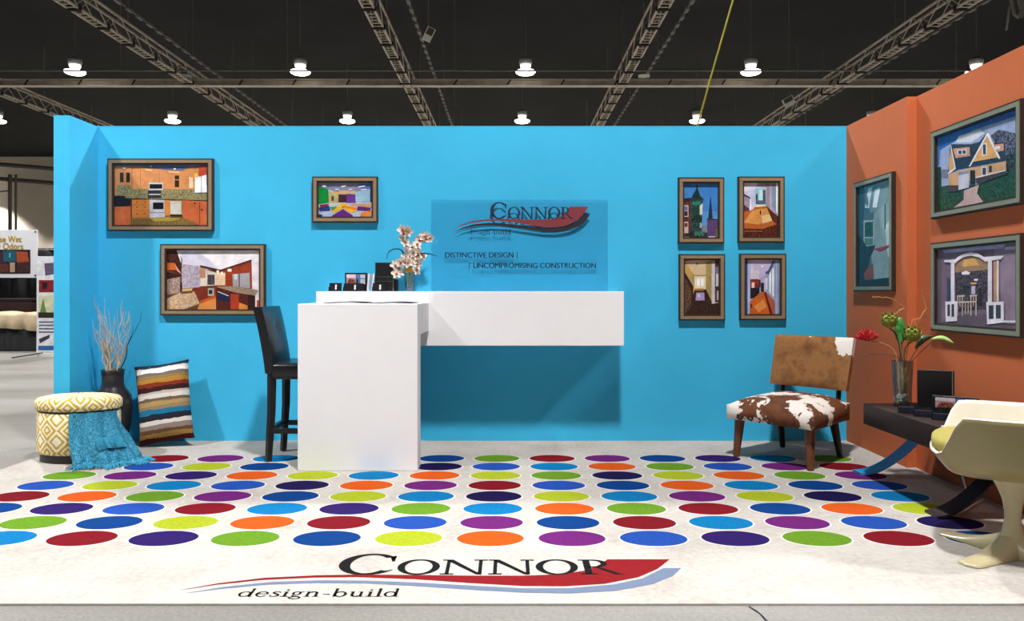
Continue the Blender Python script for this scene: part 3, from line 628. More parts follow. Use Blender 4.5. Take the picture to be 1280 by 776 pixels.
HALL_BLUE = photo(B4(730, 105, 1105, 680), [('#b0a8d0', (730, 105, 1105, 680)), ('#c8c0e4', [(790, 105), (1040, 105), (940, 280), (880, 300), (790, 200)]), ('#d4cce8', (795, 135, 830, 300)), ('#24508c', (730, 105, 768, 680)), ('#b4c0e2', (762, 105, 792, 680)), ('#dcd4e8', (790, 220, 885, 315)), ('#8c2c1c', [(790, 312), (880, 310), (882, 410), (790, 412)], .5), ('#e8d4d8', (805, 345, 835, 405)), ('#1e1e2a', [(790, 405), (888, 398), (888, 490), (875, 500), (790, 515)]), ('#3a3444', (880, 320, 900, 400)), ('#20242e', (902, 350, 936, 445)), ('#c8c4e0', (936, 300, 960, 440)), ('#cc6828', [(785, 545), (890, 455), (955, 440), (1005, 680), (785, 680)], .35), ('#e8944c', [(830, 600), (930, 520), (960, 600), (880, 660)], .3), ('#6c2014', [(935, 450), (955, 445), (1030, 680), (1000, 680)]), ('#b05c48', [(955, 445), (1060, 540), (1060, 680), (1030, 680)]), ('#98a8cc', [(960, 260), (1050, 140), (1050, 540), (960, 450)]), ('#e8f6fc', [(990, 230), (1042, 190), (1042, 495), (990, 450)], .3), ('#7088a8', (1012, 215, 1020, 470)), ('#e8f6fc', (958, 300, 970, 420)), ('#48567c', [(945, 245), (985, 215), (1035, 105), (1046, 140), (985, 270)]), ('#8494bc', (1050, 105, 1105, 680)), ('#a4b0d0', (1058, 105, 1078, 680)), ('#fff', (910, 168, 926, 190)) if False else ('#ffffff', (910, 168, 926, 190)), ('#7c2c18', (790, 570, 810, 610))])
ATTIC = photo((50, 105, 690, 245, 70, 685), [('#54707e', [(50, 100), (245, 60), (245, 690), (50, 690)]), ('#3c5868', [(50, 105), (90, 100), (90, 400), (50, 420)]), ('#7c98a2', [(90, 100), (245, 70), (245, 220), (130, 260)]), ('#e6f4f8', [(95, 225), (115, 112), (140, 106), (120, 230)]), ('#e6f4f8', [(140, 228), (157, 122), (186, 114), (166, 230)]), ('#5c8478', [(100, 200), (110, 150), (118, 200), (112, 226)]), ('#94acb0', [(150, 260), (240, 200), (240, 690), (150, 690), (135, 520)]), ('#c8d8dc', [(215, 340), (242, 300), (242, 560), (222, 480)]), ('#3a5058', (210, 215, 217, 360)), ('#a8bcc0', (88, 300, 152, 455)), ('#2c5a44', (95, 312, 145, 400), .8), ('#5a8c78', (95, 408, 145, 448), .8), ('#26323e', [(50, 380), (85, 420), (130, 500), (120, 560), (90, 690), (50, 690)], .2), ('#30222c', [(115, 455), (160, 450), (140, 500), (120, 520)]), ('#a03048', [(150, 472), (240, 452), (245, 462), (185, 492)]), ('#8a4a34', [(88, 615), (145, 555), (150, 640), (100, 665)]), ('#20282c', [(80, 660), (245, 640), (245, 690), (70, 690)])])
HOUSE = photo((50, 245, 715, 545, 65, 632), [('#a6b6de', [(50, 240), (545, 60), (545, 640), (50, 720)], .5), ('#3466bc', [(50, 235), (200, 185), (545, 60), (545, 110), (300, 190), (60, 330)], .3), ('#4c7cd0', [(50, 240), (75, 240), (65, 420), (50, 430)]), ('#e0e6f4', [(200, 230), (330, 190), (360, 215), (280, 270), (180, 270)], .8), ('#50526a', [(395, 230), (440, 195), (490, 210), (545, 230), (545, 400), (470, 385)], 1.6), ('#2a3230', [(480, 360), (545, 350), (545, 480), (480, 470)], .6), ('#2c4c40', [(50, 430), (80, 430), (82, 560), (50, 570)], .5), ('#787c94', (80, 445, 130, 500), .6), ('#1e4a30', [(50, 560), (130, 545), (310, 545), (545, 450), (545, 640), (50, 720)], .5),
 ('#2b3446', [(143, 283), (275, 283), (330, 268), (378, 203), (415, 280), (470, 280), (480, 395), (195, 445), (128, 475)], .3), ('#d8a868', [(135, 385), (150, 305), (176, 430), (135, 462)]), ('#e8e4ec', [(143, 285), (150, 290), (182, 440), (130, 478), (126, 468), (174, 432)]), ('#d49c80', [(162, 312), (270, 300), (274, 358), (180, 372)]), ('#eceaf2', (192, 318, 252, 348)), ('#3c4456', (198, 323, 220, 344)), ('#3c4456', (226, 322, 247, 343)), ('#e2ac68', [(376, 228), (440, 372), (285, 398)]), ('#f0eef4', [(376, 210), (384, 212), (450, 378), (442, 384), (376, 232), (276, 425), (266, 425)]), ('#e6e6ee', [(345, 282), (375, 278), (375, 355), (348, 360)]), ('#3a4456', [(351, 288), (369, 286), (369, 350), (353, 352)]), ('#d49c80', [(412, 290), (468, 285), (470, 330), (430, 338)]), ('#e8e6ee', (422, 300, 448, 320)), ('#d8a878', [(135, 478), (195, 455), (480, 400), (482, 460), (310, 500), (195, 545), (135, 545)]), ('#ccccE2', [(200, 462), (267, 452), (267, 560), (200, 576)]), ('#8c90a8', [(200, 462), (267, 452), (267, 470), (200, 482)]), ('#28242c', (275, 450, 306, 542)), ('#e6e6ee', (345, 430, 376, 490)), ('#3a4456', (350, 436, 371, 482)), ('#30303c', (388, 425, 404, 465)), ('#e8e4ec', [(310, 495), (480, 455), (480, 462), (310, 503)]), ('#4a3c42', [(132, 545), (196, 548), (196, 582), (132, 590)], .5), ('#4a3c42', [(308, 503), (482, 462), (484, 482), (320, 540)], .5), ('#ccacac', [(238, 580), (330, 545), (318, 600), (355, 655), (160, 695), (235, 640)], .5)])
ARCH = photo((48, 130, 640, 600, 82, 692), [('#7e6a7e', [(48, 120), (600, 80), (600, 700), (48, 650)]), ('#94829a', [(450, 130), (600, 110), (600, 640), (520, 640)]), ('#b2b2dc', [(95, 135), (520, 98), (510, 125), (110, 155)]), ('#c8c8e8', [(520, 120), (600, 112), (600, 135), (520, 138)]), ('#a88468', [(190, 215), (250, 182), (350, 178), (410, 210), (415, 330), (190, 330)], .4), ('#e0b068', [(250, 200), (330, 195), (360, 240), (240, 250)], .5), ('#4c4452', [(188, 290), (420, 272), (420, 545), (200, 560)], .7), ('#2a3438', [(240, 380), (290, 375), (290, 450), (240, 450)], .6), ('#e0b068', (300, 360, 340, 372)), ('#c8c0dc', (305, 385, 332, 440), .5), ('#34302c', (355, 400, 375, 530), .5), ('#fff4ff', [(235, 290), (268, 278), (298, 290), (290, 305), (240, 305)], 1), ('#fff4ff', (325, 335, 350, 348)), ('#6a5c6a', [(60, 640), (200, 580), (400, 580), (600, 690), (600, 700), (48, 650)]), ('#d4c6ba', (205, 450, 212, 590)), ('#d4c6ba', (222, 455, 228, 520)), ('#d4c6ba', (240, 452, 246, 590)), ('#d4c6ba', [(205, 448), (258, 446), (258, 456), (205, 458)]), ('#d4c6ba', (300, 450, 307, 590)), ('#d4c6ba', (318, 452, 324, 520)), ('#d4c6ba', (335, 450, 342, 590)), ('#d4c6ba', [(296, 446), (346, 444), (346, 456), (296, 458)]), ('#d4c6ba', [(215, 490), (335, 488), (335, 498), (215, 500)]), ('#d4c6ba', (262, 500, 268, 580)), ('#d4c6ba', (282, 500, 288, 575)), ('#8a7c80', [(225, 520), (300, 516), (300, 524), (225, 528)]), ('#3c4c68', [(130, 320), (155, 330), (158, 480), (130, 485)]), ('#cc9c7c', (455, 215, 485, 490), .2), ('#f0e4e4', (474, 210, 486, 495)), ('#ece6f4', (160, 220, 188, 492)), ('#ece6f4', (418, 200, 444, 497)), ('#f2ecf8', [(108, 203), (200, 198), (200, 224), (108, 216)]), ('#f2ecf8', [(392, 184), (516, 177), (500, 200), (398, 217)]), ('#f6eefa', [(185, 205), (215, 180), (255, 160), (305, 150), (355, 160), (390, 182), (412, 200), (400, 215), (360, 185), (305, 172), (255, 182), (215, 205), (200, 220)]), ('#f0ecf8', [(118, 490), (207, 488), (207, 625), (122, 628)]), ('#f0ecf8', [(408, 497), (517, 495), (517, 640), (414, 652)]), ('#3c4458', (135, 510, 155, 590)), ('#3c4458', (166, 508, 186, 595)), ('#3c4458', (425, 520, 455, 615)), ('#3c4458', (470, 518, 500, 612)), ('#e6e0f2', [(517, 625), (600, 628), (600, 640), (517, 640)])])
px_pic(134, 198, 266, 288.5, KITCHEN, 'framed photo of a maple kitchen with steel oven on the blue wall')
px_pic(200, 305, 331, 394, RED_KITCHEN, 'framed photo of a red wood kitchen with granite island on blue wall')
px_pic(390, 220.5, 472, 278, COLOUR_ROOM, 'framed photo of a room with multicoloured floor on the blue wall')
px_pic(848, 221.5, 905.5, 304, TOWER, 'framed photo of a dark turret and church spire against blue sky')
px_pic(923, 220.5, 981, 303, HALL_SUN, 'framed photo of a sunlit hallway with orange wood floor')
px_pic(849, 317.5, 906.5, 400.5, HALL_STAIR, 'framed photo of a dim hallway with staircase railing and bright far window')
px_pic(925, 317, 983, 400, HALL_BLUE, 'framed photo of a hallway seen between two blue-grey doors')
picture(WX1-.0005, (5.655+5.08)/2, 1.166, .575, .81, ATTIC, 'tall framed photo of an attic room with two skylights on orange wall', frame='frame_grey', rz=-pi/2, depth=.026)
picture(2.6675, (4.723+3.887)/2, 1.618, .836, .546, HOUSE, 'framed photo of a cottage with steep gable on orange wall', frame='frame_grey', rz=-pi/2, depth=.028)
picture(2.6675, (4.723+3.887)/2, .922, .836, .546, ARCH, 'framed photo of a white arch with columns on orange wall', frame='frame_grey', rz=-pi/2, depth=.028)

# ------------------------------------------------------------------ bar stool
t = thing('bar_stool', 'black leather bar stool with tufted back beside the white counter', 'stool', (-1.42, 5.28, .0095))
t.rotation_euler = (0, 0, 0)
def slab(fn, nu, nv): pass
# backrest: padded slab leaning back, front faces +x
m = MB()
def backp(u, v, side):
    y = -.20+.40*u; z = .60+.45*v
    x = -.205-.05*v-.035*v*v
    puff = .012*(1-(2*u-1)**4)*(1-(2*v-1)**6); d = math.hypot((u-.5)*.4, (v-.68)*.45)
    if side > 0: return Vector((x+.03+puff-.018*math.exp(-(d/.035)**2), y, z))
    return Vector((x-.032-puff*.5, y, z))
m.grid(lambda u, v: backp(u, v, 1), 17, 17); m.grid(lambda u, v: backp(u, v, -1), 17, 17)
for e in (0, 1):
    m.grid(lambda u, v: backp(e, v, 1).lerp(backp(e, v, -1), u), 4, 17); m.grid(lambda u, v: backp(u, e, 1).lerp(backp(u, e, -1), v), 17, 4)
m.build('backrest', 'black_leather', t, smooth=50)
m = MB(); m.lathe([(0, .012), (.012, .008), (.014, 0)], n=12); o = m.build('tuft_button', 'black_leather', t); o.rotation_euler = (0, pi/2, 0); o.location = (-.205-.05*.68-.016+.016, 0, .60+.45*.68)
m = MB(); m.box((.03, 0, .615), (.46, .42, .11), None, None, .028, 4); m.build('seat', 'black_leather', t, smooth=60)
for sy in (-1, 1):
    m = MB(); m.tube([(-.20, sy*.165, .63), (-.203, sy*.165, .57), (-.205, sy*.166, .35), (-.225, sy*.168, .003)], [.030, .032, .029, .024], n=4); m.build('leg', 'black_wood', t)
    m = MB(); m.tube([(.19, sy*.165, .57), (.20, sy*.168, .0)], [.030, .024], n=4); m.build('leg', 'black_wood', t)
    m = MB(); m.bar(-.215, .195, sy*.166-.011, sy*.166+.011, .19, .225); m.build('stretcher', 'black_wood', t)
m = MB(); m.bar(.18, .21, -.166, .166, .27, .31); m.build('footrest', 'black_wood', t)
m = MB(); m.bar(-.225, -.195, -.166, .166, .20, .235); m.build('stretcher', 'black_wood', t)

# ------------------------------------------------------------------ cowhide chair
fx = Vector((-.75, -.66, 0)).normalized()
t = thing('cowhide_chair', 'low armless chair in brown and white cowhide with wooden legs', 'chair', (1.955, 5.235, .0095), atan2(fx.y, fx.x))
# local +x is the front
m = MB()
def seat_top(u, v):
    x = -.27+.58*u; wd = .285+.03*smoothstep(.1, .9, u); y = -wd+2*wd*v
    e = (1-(2*u-1)**6)*(1-(2*v-1)**4)
    return Vector((x, y, .385+.062*e-.02*u))
def seat_bot(u, v):
    p = seat_top(u, v); e = (1-(2*u-1)**6)*(1-(2*v-1)**6); return Vector((p.x, p.y, .268-.012*e))
n1, n2 = 22, 22
m.grid(seat_top, n1, n2); m.grid(seat_bot, n1, n2)
for e in (0, 1):
    def side1(u, v, e=e):
        a, b = seat_top(e, u), seat_bot(e, u); p = a.lerp(b, v); p.x += (1 if e else -1)*.018*sin(pi*v)*(1-(2*u-1)**10); return p
    def side2(u, v, e=e):
        a, b = seat_top(u, e), seat_bot(u, e); p = a.lerp(b, v); p.y += (1 if e else -1)*.018*sin(pi*v)*(1-(2*u-1)**10); return p
    m.grid(side1, n2, 6); m.grid(side2, n1, 6)
m.build('seat', 'cowhide_seat', t, smooth=60)
m = MB()
def back_s(u, v, s):
    y = -.285+.57*u; z = .47+.36*v; bow = -.03*(1-(2*u-1)**2)
    x = -.235-.10*v+bow; e = (1-(2*u-1)**6)*(1-(2*v-1)**6)
    y *= 1+.03*v
    return Vector((x+s*(.022+.022*e), y, z))
m.grid(lambda u, v: back_s(u, v, 1), 22, 18); m.grid(lambda u, v: back_s(u, v, -1), 22, 18)
for e in (0, 1):
    m.grid(lambda u, v: back_s(e, v, 1).lerp(back_s(e, v, -1), u), 4, 18); m.grid(lambda u, v: back_s(u, e, 1).lerp(back_s(u, e, -1), v), 22, 4)
m.build('backrest', 'cowhide_back', t, smooth=60)
for sy in (-1, 1):
    m = MB(); m.tube([(.235, sy*.255, .275), (.26, sy*.27, .003)], [.036, .022], n=12); m.build('leg', 'walnut', t)
    m = MB(); m.tube([(-.20, sy*.20, .275), (-.275, sy*.215, .006)], [.032, .02], n=12); m.build('leg', 'black_wood', t)
    m = MB(); m.tube([(-.20, sy*.21, .27), (-.262, sy*.21, .42), (-.285, sy*.21, .60)], .019, n=4); m.build('back_strut', 'black_wood', t)
m = MB(); m.bar(-.25, -.215, -.22, .22, .27, .30); m.build('rear_rail', 'black_wood', t)

# ------------------------------------------------------------------ tulip chair
tc = Vector((2.215, 3.315, .0095)); yaw = radians(151)
t = thing('swivel_armchair', 'cream moulded tub armchair with olive seat cushion on star pedestal', 'chair', tc, yaw)
def rimz(th):
    a = abs(th); return .452+.175*smoothstep(radians(36), radians(58), a)+.03*smoothstep(radians(110), radians(180), a)
def rimr(th):
    ex = 3.0; a, b = (.315 if abs(th) < pi/2 else .30), .325
    return 1/((abs(cos(th))/a)**ex+(abs(sin(th))/b)**ex)**(1/ex)
def shell(u, v):
    th = -pi+2*pi*u; R_ = rimr(th); z1 = rimz(th); z0 = .335
    r = R_*(.80*min(1, v/.5)**.8 if v < .5 else .80+.20*((v-.5)/.5))
    z = z0+(z1-z0)*(.30*(v/.5)**2.2 if v < .5 else .30+.70*((v-.5)/.5)**1.05)
    return Vector((r*cos(th), r*sin(th), z))
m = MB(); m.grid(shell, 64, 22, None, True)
sh = m.build('shell', 'white_plastic', t, smooth=80); sh.data.materials.append(MATS['shaded_cream_plastic'])
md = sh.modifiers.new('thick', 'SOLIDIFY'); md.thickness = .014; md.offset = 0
# make normals point outwards so that the outside takes the cream darkened by painted-in shade
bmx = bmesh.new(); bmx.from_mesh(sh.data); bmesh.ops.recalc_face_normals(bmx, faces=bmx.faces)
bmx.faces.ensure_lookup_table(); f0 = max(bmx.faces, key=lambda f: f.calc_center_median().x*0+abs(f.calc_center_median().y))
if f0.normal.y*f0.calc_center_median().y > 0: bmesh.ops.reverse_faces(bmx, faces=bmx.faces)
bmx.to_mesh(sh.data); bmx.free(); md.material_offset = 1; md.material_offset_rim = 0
m = MB()
def cush(u, v):
    th = 2*pi*u; ex = 3.0; R_ = 1/((abs(cos(th))/.27)**ex+(abs(sin(th))/.255)**ex)**(1/ex)
    ph = -pi/2+pi*v; r = R_*max(0, cos(ph))**.45; return Vector((r*cos(th)+.045, r*sin(th), .478+.048*(1 if ph > 0 else -1)*abs(sin(ph))**.7))
m.grid(cush, 48, 17, None, True); m.build('cushion', 'olive_fabric', t, smooth=80)
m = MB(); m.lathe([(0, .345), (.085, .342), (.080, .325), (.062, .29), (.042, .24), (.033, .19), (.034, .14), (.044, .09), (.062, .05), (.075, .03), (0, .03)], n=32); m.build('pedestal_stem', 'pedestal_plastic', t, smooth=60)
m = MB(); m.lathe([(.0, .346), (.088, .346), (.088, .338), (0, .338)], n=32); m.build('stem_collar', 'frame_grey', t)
for i in range(4):
    ang_ = radians(116+90*i)-yaw
    def armp(u, v):
        s = u*.335; wd = (.062-.012*u)*(1 if u < .9 else sqrt(max(.0, 1-((u-.9)/.1)**2))*.999+.001); hh = .012+.10*(1-u)**2.2
        a = pi*v; lx, ly, lz = s, wd*cos(a), hh*sin(a)
        return Vector((lx*cos(ang_)-ly*sin(ang_), lx*sin(ang_)+ly*cos(ang_), lz+.001))
    m = MB(); m.grid(armp, 22, 11); m.build('star_foot', 'pedestal_plastic', t, smooth=60)

# ------------------------------------------------------------------ low table at the orange wall
TX0, TX1, TY0, TY1, TT = 2.158, 2.600, 3.73, 4.60, .482
t = thing('low_table', 'low dark brown slab table on curved strip legs by the orange wall', 'table', (0, 0, 0.0095))
TT_ = TT-.0095
m = MB(); m.bar(TX0, TX1, TY0, TY1, TT_-.125, TT_, None, .004, 2); m.build('table_top', 'dark_wood', t)
def strip_leg(p0, p1, name, mat, wy):
    m = MB()
    def fn(u, v, dz=0):
        x = p0[0]+(p1[0]-p0[0])*u; y = p0[1]+(p1[1]-p0[1])*u; z = (TT_-.126)*(u**1.7)
        return Vector((x, y+wy*(v-.5), z+dz))
    m.grid(lambda u, v: fn(u, v, .0), 20, 2); m.grid(lambda u, v: fn(u, v, .014), 20, 2)
    for e in (0, 1): m.grid(lambda u, v: fn(u, e, .014*v), 20, 2)
    for e in (0, 1): m.grid(lambda u, v: fn(e, u, .014*v), 2, 2)
    m.build(name, mat, t, smooth=40)
strip_leg((2.20, 4.78), (2.52, 4.53), 'leg', 'blue_steel', .11); strip_leg((2.17, 3.88), (2.56, 3.84), 'leg', 'dark_and_shaded_steel', .12)  # near leg is blue steel too, its shade painted in as a dark tone
m = MB(); m.tube([(2.64, 4.40, .10), (2.60, 4.28, .016), (2.45, 4.05, .016), (2.32, 3.90, .016), (2.40, 3.96, .016), (2.61, 4.15, .016), (2.62, 4.0, .016), (2.63, 3.82, .016), (2.64, 3.5, .016)], .006, n=6)
tag(m.build('power_cable', 'white_cable'), 'thin white cable lying on the carpet beneath the low table', 'cable')

# items on the low table
TS = TT+.0005
def vase_glass(name, loc, prof_o, prof_i, label, mat='vase_glass'):
    t = thing(name, label, 'vase', loc)
    m = MB(); m.lathe(prof_o+prof_i[::-1], n=28); m.build('glass_body', mat, t, smooth=50); return t
va = Vector((2.335, 4.48, TS))
tv = vase_glass('flower_vase', va, [(0, 0), (.05, 0), (.052, .1), (.06, .27)], [(0, .012), (.046, .012), (.048, .1), (.057, .27)], 'clear glass vase with twigs and exotic flowers on the low table')
m = MB(); random.seed(3)
for i in range(26):
    a = random.random()*6.28; r0 = random.random()*.036
    m.tube([(r0*cos(a), r0*sin(a), .014), (-r0*.8*cos(a+1), -r0*.8*sin(a+1), .10+random.random()*.15)], .003, n=5)
m.build('water_stems', 'stem_pale', tv)
m = MB()
for i in range(20):
    a = random.random()*6.28; r0 = random.random()*.034; m.lathe([(0, -.012), (.012, -.006), (.012, .006), (0, .012)], n=6, c=(r0*cos(a), r0*sin(a), .026+random.random()*.04))
o = m.build('pebble_fill', 'paper_white', tv); o['kind'] = 'stuff'
def stem_to(target, base=va, z0=.06, bend=.0, r=.004, mat='stem_brown', parent=None):
    a = Vector((random.uniform(-.02, .02), random.uniform(-.02, .02), z0)); b = Vector(target)-base
    mid = a.lerp(b, .5); rim = Vector((b.x*.15, b.y*.15, .27)); 
    if rim.xy.length > .04: rim.xy = rim.xy.normalized()*.04
    m = MB(); pts = []
    for i in range(11):
        s = i/10
        if s < .4: p = a.lerp(rim, s/.4)
        else:
            q_ = (s-.4)/.6; c = rim+Vector((0, 0, (b.z-rim.z)*.7+.03)); p = (rim*(1-q_)**2+c*2*q_*(1-q_)+b*q_*q_)
        pts.append(p)
    m.tube(pts, r, n=6); m.build('stem', mat, parent)
def on_table(px, py, dy=0): return at(px, py, 4.48+dy)
# red pincushion flower
p = on_table(1083, 426, .02); t = thing('red_flower', 'spiky red pincushion flower leaning out of the glass vase', 'flower', va)
stem_to(p, parent=t, mat='stem_pale')
m = MB(); c = p-va; random.seed(5)
for i in range(150):
    a = random.random()*6.28; e = random.random()**.6*1.45
    dr = Vector((cos(a)*sin(e), sin(a)*sin(e), cos(e)*.9+.1)); L_ = .060+random.random()*.012
    m.tube([c, c+dr*L_*.6, c+dr*L_+Vector((0, 0, .006))], [.0025, .002, .0028], n=4)
m.build('bloom', 'flower_red', t)
def bud(px, py, r, label, name='green_bud'):
    p = on_table(px, py); t = thing(name, label, 'flower', va); stem_to(p-Vector((0, 0, r)), parent=t); c = p-va; m = MB()
    m.lathe([(0, -r), (r*.6, -r*.8), (r*.92, -r*.2), (r*.8, r*.5), (r*.4, r*.85), (0, r*.95)], n=12, c=c); m.build('bud_core', 'bud_green', t)
    m = MB(); k = 0
    for lv in range(6):
        e = -1.0+lv*.42; n_ = 9 if lv < 4 else 6
        for j in range(n_):
            a = 2*pi*(j+.5*(lv % 2))/n_; rr = r*cos(e*.8)*1.0; b = c+Vector((rr*cos(a), rr*sin(a), r*sin(e)*.9)); o_ = Vector((cos(a), sin(a), .5))
            tdir = Vector((-sin(a), cos(a), 0)); s_ = r*.30
            m.faces_from([b-tdir*s_, b+tdir*s_, b+o_*s_*.9+Vector((0, 0, s_*1.2)), b+o_*s_*.15], [[0, 1, 2], [0, 2, 3], [1, 3, 2], [0, 3, 1]])
    m.build('scales', 'bud_green' if k == 0 else 'leaf_light', t)
bud(1112, 401, .044, 'tall green artichoke-like bud above the glass vase'); bud(1140, 418, .046, 'low round green bud at the rim of the glass vase')
def leaf(p0, p1, wd, mat, label, name='leaf_blade', base=va, droop=.02):
    t = thing(name, label, 'leaf', base); p0, p1 = Vector(p0)-base, Vector(p1)-base; m = MB(); d = (p1-p0); side = d.cross(Vector((0, -1, .3))).normalized()
    def fn(u, v):
        c = p0.lerp(p1, u); c.z += droop*sin(pi*u); ww = wd*sin(pi*min(1, u*.92+.04))**.7
        return c+side*ww*(v-.5)+Vector((0, .012*(2*v-1)**2, 0))
    m.grid(fn, 14, 5); o = m.build('blade', mat, t, smooth=60); sd = o.modifiers.new('t', 'SOLIDIFY'); sd.thickness = .0015
    rim = Vector((p0.x*.5, p0.y*.5, min(.26, p0.z-.01)))
    if rim.xy.length > .04: rim.xy = rim.xy.normalized()*.04
    m = MB(); m.tube([Vector((0.005, .0, .08)), rim, p0.lerp(p1, .08)], .003, n=5); m.build('stalk', 'stem_brown', t)
leaf(on_table(1127, 430, .04), on_table(1126, 397, .05), .075, 'leaf_green', 'broad bright green leaf standing in the glass vase', droop=.0)
leaf(on_table(1145, 436), on_table(1166, 420), .04, 'leaf_dark', 'dark green leaf pointing up beside the low bud')
leaf(on_table(1165, 424, -.05), on_table(1193, 429, -.15), .03, 'leaf_light', 'long pale green leaf sticking out towards the arch picture')
def curly(pts, label, mat='stem_pale'):
    m = MB(); P_ = [Vector((0, 0, .05)), Vector((.01, .0, .26))]+[Vector(q_)-va for q_ in pts]; out = []
    for i in range(len(P_)-1):
        for j in range(5):
            s = j/5; out.append(P_[i].lerp(P_[i+1], s)+Vector((random.uniform(-1, 1), 0, random.uniform(-1, 1)))*(.004 if i > 0 else 0))
    out.append(P_[-1]); m.tube(out, .0022, n=5); o = m.build('curly_twig', mat); o.location = va; tag(o, label, 'twig')
curly([on_table(1116, 394), on_table(1131, 384), on_table(1113, 372), on_table(1090, 371)], 'thin curly twig arching over the green bud')
curly([on_table(1141, 400), on_table(1150, 398), on_table(1158, 384), on_table(1152, 362)], 'thin curly twig rising along the orange wall edge')
curly([on_table(1140, 410), on_table(1156, 396), on_table(1160, 394)], 'short brown twig with dry seed heads', 'stem_brown')
curly([on_table(1118, 444), on_table(1095, 442), on_table(1070, 447)], 'dark twig sagging below the red flower', 'stem_brown')
# black display case, photo box, card holders
def holder(loc, rz, w_, h_, dp, label, group=None, pocket='acrylic_holder', slot=True):
    t = thing('card_holder', label, 'card holder', loc, rz, group)
    m = MB(); m.bar(-w_/2, w_/2, -dp/2, dp/2, 0, .006); m.build('base_plate', pocket, t, smooth=0)
    m = MB(); m.box((0, dp*.25, h_/2), (w_, .005, h_), rot=Euler((-.2, 0, 0))); m.build('back_plate', pocket, t, smooth=0)
    m = MB(); m.box((0, -dp*.35, h_*.28), (w_, .004, h_*.55), rot=Euler((-.2, 0, 0))); m.build('front_lip', pocket, t, smooth=0)
    m = MB(); ch_ = .8 if slot else .45; m.box((0, -.003, .008+h_*ch_/2), (w_*.88, .018, h_*ch_), rot=Euler((-.2, 0, 0))); m.build('card_stack', 'black_plastic' if slot else 'purple_paper', t, smooth=0)
    if slot: m = MB(); m.box((w_*.1, -.016, h_*.5), (.012, .004, h_*.6), rot=Euler((-.2, 0, 0))); m.build('white_stripe', 'paper_white', t, smooth=0)
MINI = photo(B4(0, 0, 200, 100), [('#20222c', (0, 0, 200, 100)), ('#c9a0a4', (4, 6, 100, 94), .8), ('#e8d8e8', (4, 6, 100, 35), .4), ('#8a4a34', [(10, 94), (30, 45), (90, 50), (98, 94)], 1.2), ('#5a84c8', (104, 6, 140, 94), .3), ('#2c3448', [(106, 94), (108, 50), (120, 30), (130, 94)], .4), ('#8a94b4', (144, 6, 196, 94)), ('#e4e4f0', (148, 10, 158, 90)), ('#e4e4f0', (164, 10, 174, 90)), ('#e4e4f0', (180, 10, 190, 90)), ('#50587c', (144, 40, 196, 46))])
def photo_box(loc, rz, w_, h_, dp, label):
    t = thing('photo_box', label, 'photo display', loc, rz)
    m = MB(); m.bar(-w_/2, w_/2, 0, dp, 0, h_, None, .002, 1); m.build('case', 'black_plastic', t, smooth=0)
    p = print_mesh('print', MINI, w_*.9, h_*.62, t, -.002); p.location = (0, 0, h_*.33)
def black_box(loc, rz, w_, h_, dp, label, bands=True):
    t = thing('display_box', label, 'box', loc, rz)
    m = MB(); m.bar(-w_/2, w_/2, 0, dp, 0, h_, None, .003, 1); m.build('case', 'black_plastic', t, smooth=0)
    m = MB(); m.bar(w_/2-.012, w_/2-.008, -.002, 0, 0.002, h_-.002); m.build('edge_strip', 'frame_grey', t, smooth=0)
    if bands:
        m = MB(); m.bar(-w_/2, w_/2-.012, -.0015, 0, h_*.50, h_*.508); m.bar(-w_/2, w_/2-.012, -.0015, 0, h_*.34, h_*.348); m.build('band', 'frame_grey', t, smooth=0)
black_box((2.500, 4.42, TS), radians(-25), .19, .22, .03, 'black upright presentation case on the low table', False)
photo_box((2.462, 4.16, TS), radians(-32), .225, .10, .03, 'long black box with small photographs on the low table')
for i, (px, d_, rz_, lb) in enumerate(((1135, 4.22, -32, 'clear acrylic card holder closest to the glass vase'), (1155, 4.10, -32, 'clear acrylic card holder in the middle of the holder row on low table'), (1178, 3.99, -32, 'clear acrylic card holder in front of the long photo box'))):
    holder(((px-VX)*d_/F, d_, TS), radians(rz_), .10, .062, .05, lb, slot=False)
m = MB(); m.box((0, 0, .0045), (.10, .03, .009), None, Euler((0, 0, .3)), .003, 2); o = m.build('pen', 'white_cable'); o.location = (2.215, 3.78, TS); tag(o, 'small white stick lying at the edge of the low table', 'pen')

# ------------------------------------------------------------------ things on the white shelf
SZ = HC+.0005
def sx_(px, d=5.62): return (px-VX)*d/F
holder((sx_(419), 5.62, SZ), 0, .092, .062, .05, 'small black card holder alone at the end of the shelf', pocket='black_plastic')
holder((sx_(443), 5.585, SZ), 0, .15, .058, .045, 'wide black card holder in front of the small photo box', pocket='black_plastic')
photo_box((sx_(444.5), 5.63, SZ), 0, .165, .138, .03, 'black box with two small photographs on the white shelf')
for i, px in enumerate((460, 466)):
    m = MB(); m.box((0, 0, .066), (.012, .10, .132), 'black_plastic' if False else None, Euler((0, .08, 0)))
    o = m.build('booklet', 'paper_white'); o.location = (sx_(px), 5.68, SZ+.0006); tag(o, ('thin white booklet leaning beside the small photo box', 'thin white booklet leaning against the tall black case')[i], 'booklet')
black_box((sx_(480.5), 5.64, SZ), 0, .145, .215, .05, 'tall black presentation case standing on the white shelf')
holder((sx_(475), 5.585, SZ), 0, .10, .06, .045, 'black card holder in front of the tall black case', pocket='black_plastic')
m = MB(); m.bar(-.012, .012, 0, .04, 0, .09); o = m.build('booklet', 'black_plastic', smooth=0); o.location = (sx_(494.5), 5.66, SZ); tag(o, 'short black booklet beside the tall black case', 'booklet')
vb = Vector((sx_(512, 5.68), 5.68, SZ))
tv = vase_glass('orchid_vase', vb, [(0, 0), (.036, 0), (.045, .10), (.050, .165)], [(0, .012), (.032, .012), (.041, .1), (.047, .165)], 'clear glass vase holding white orchids on the white shelf')
m = MB(); random.seed(11)
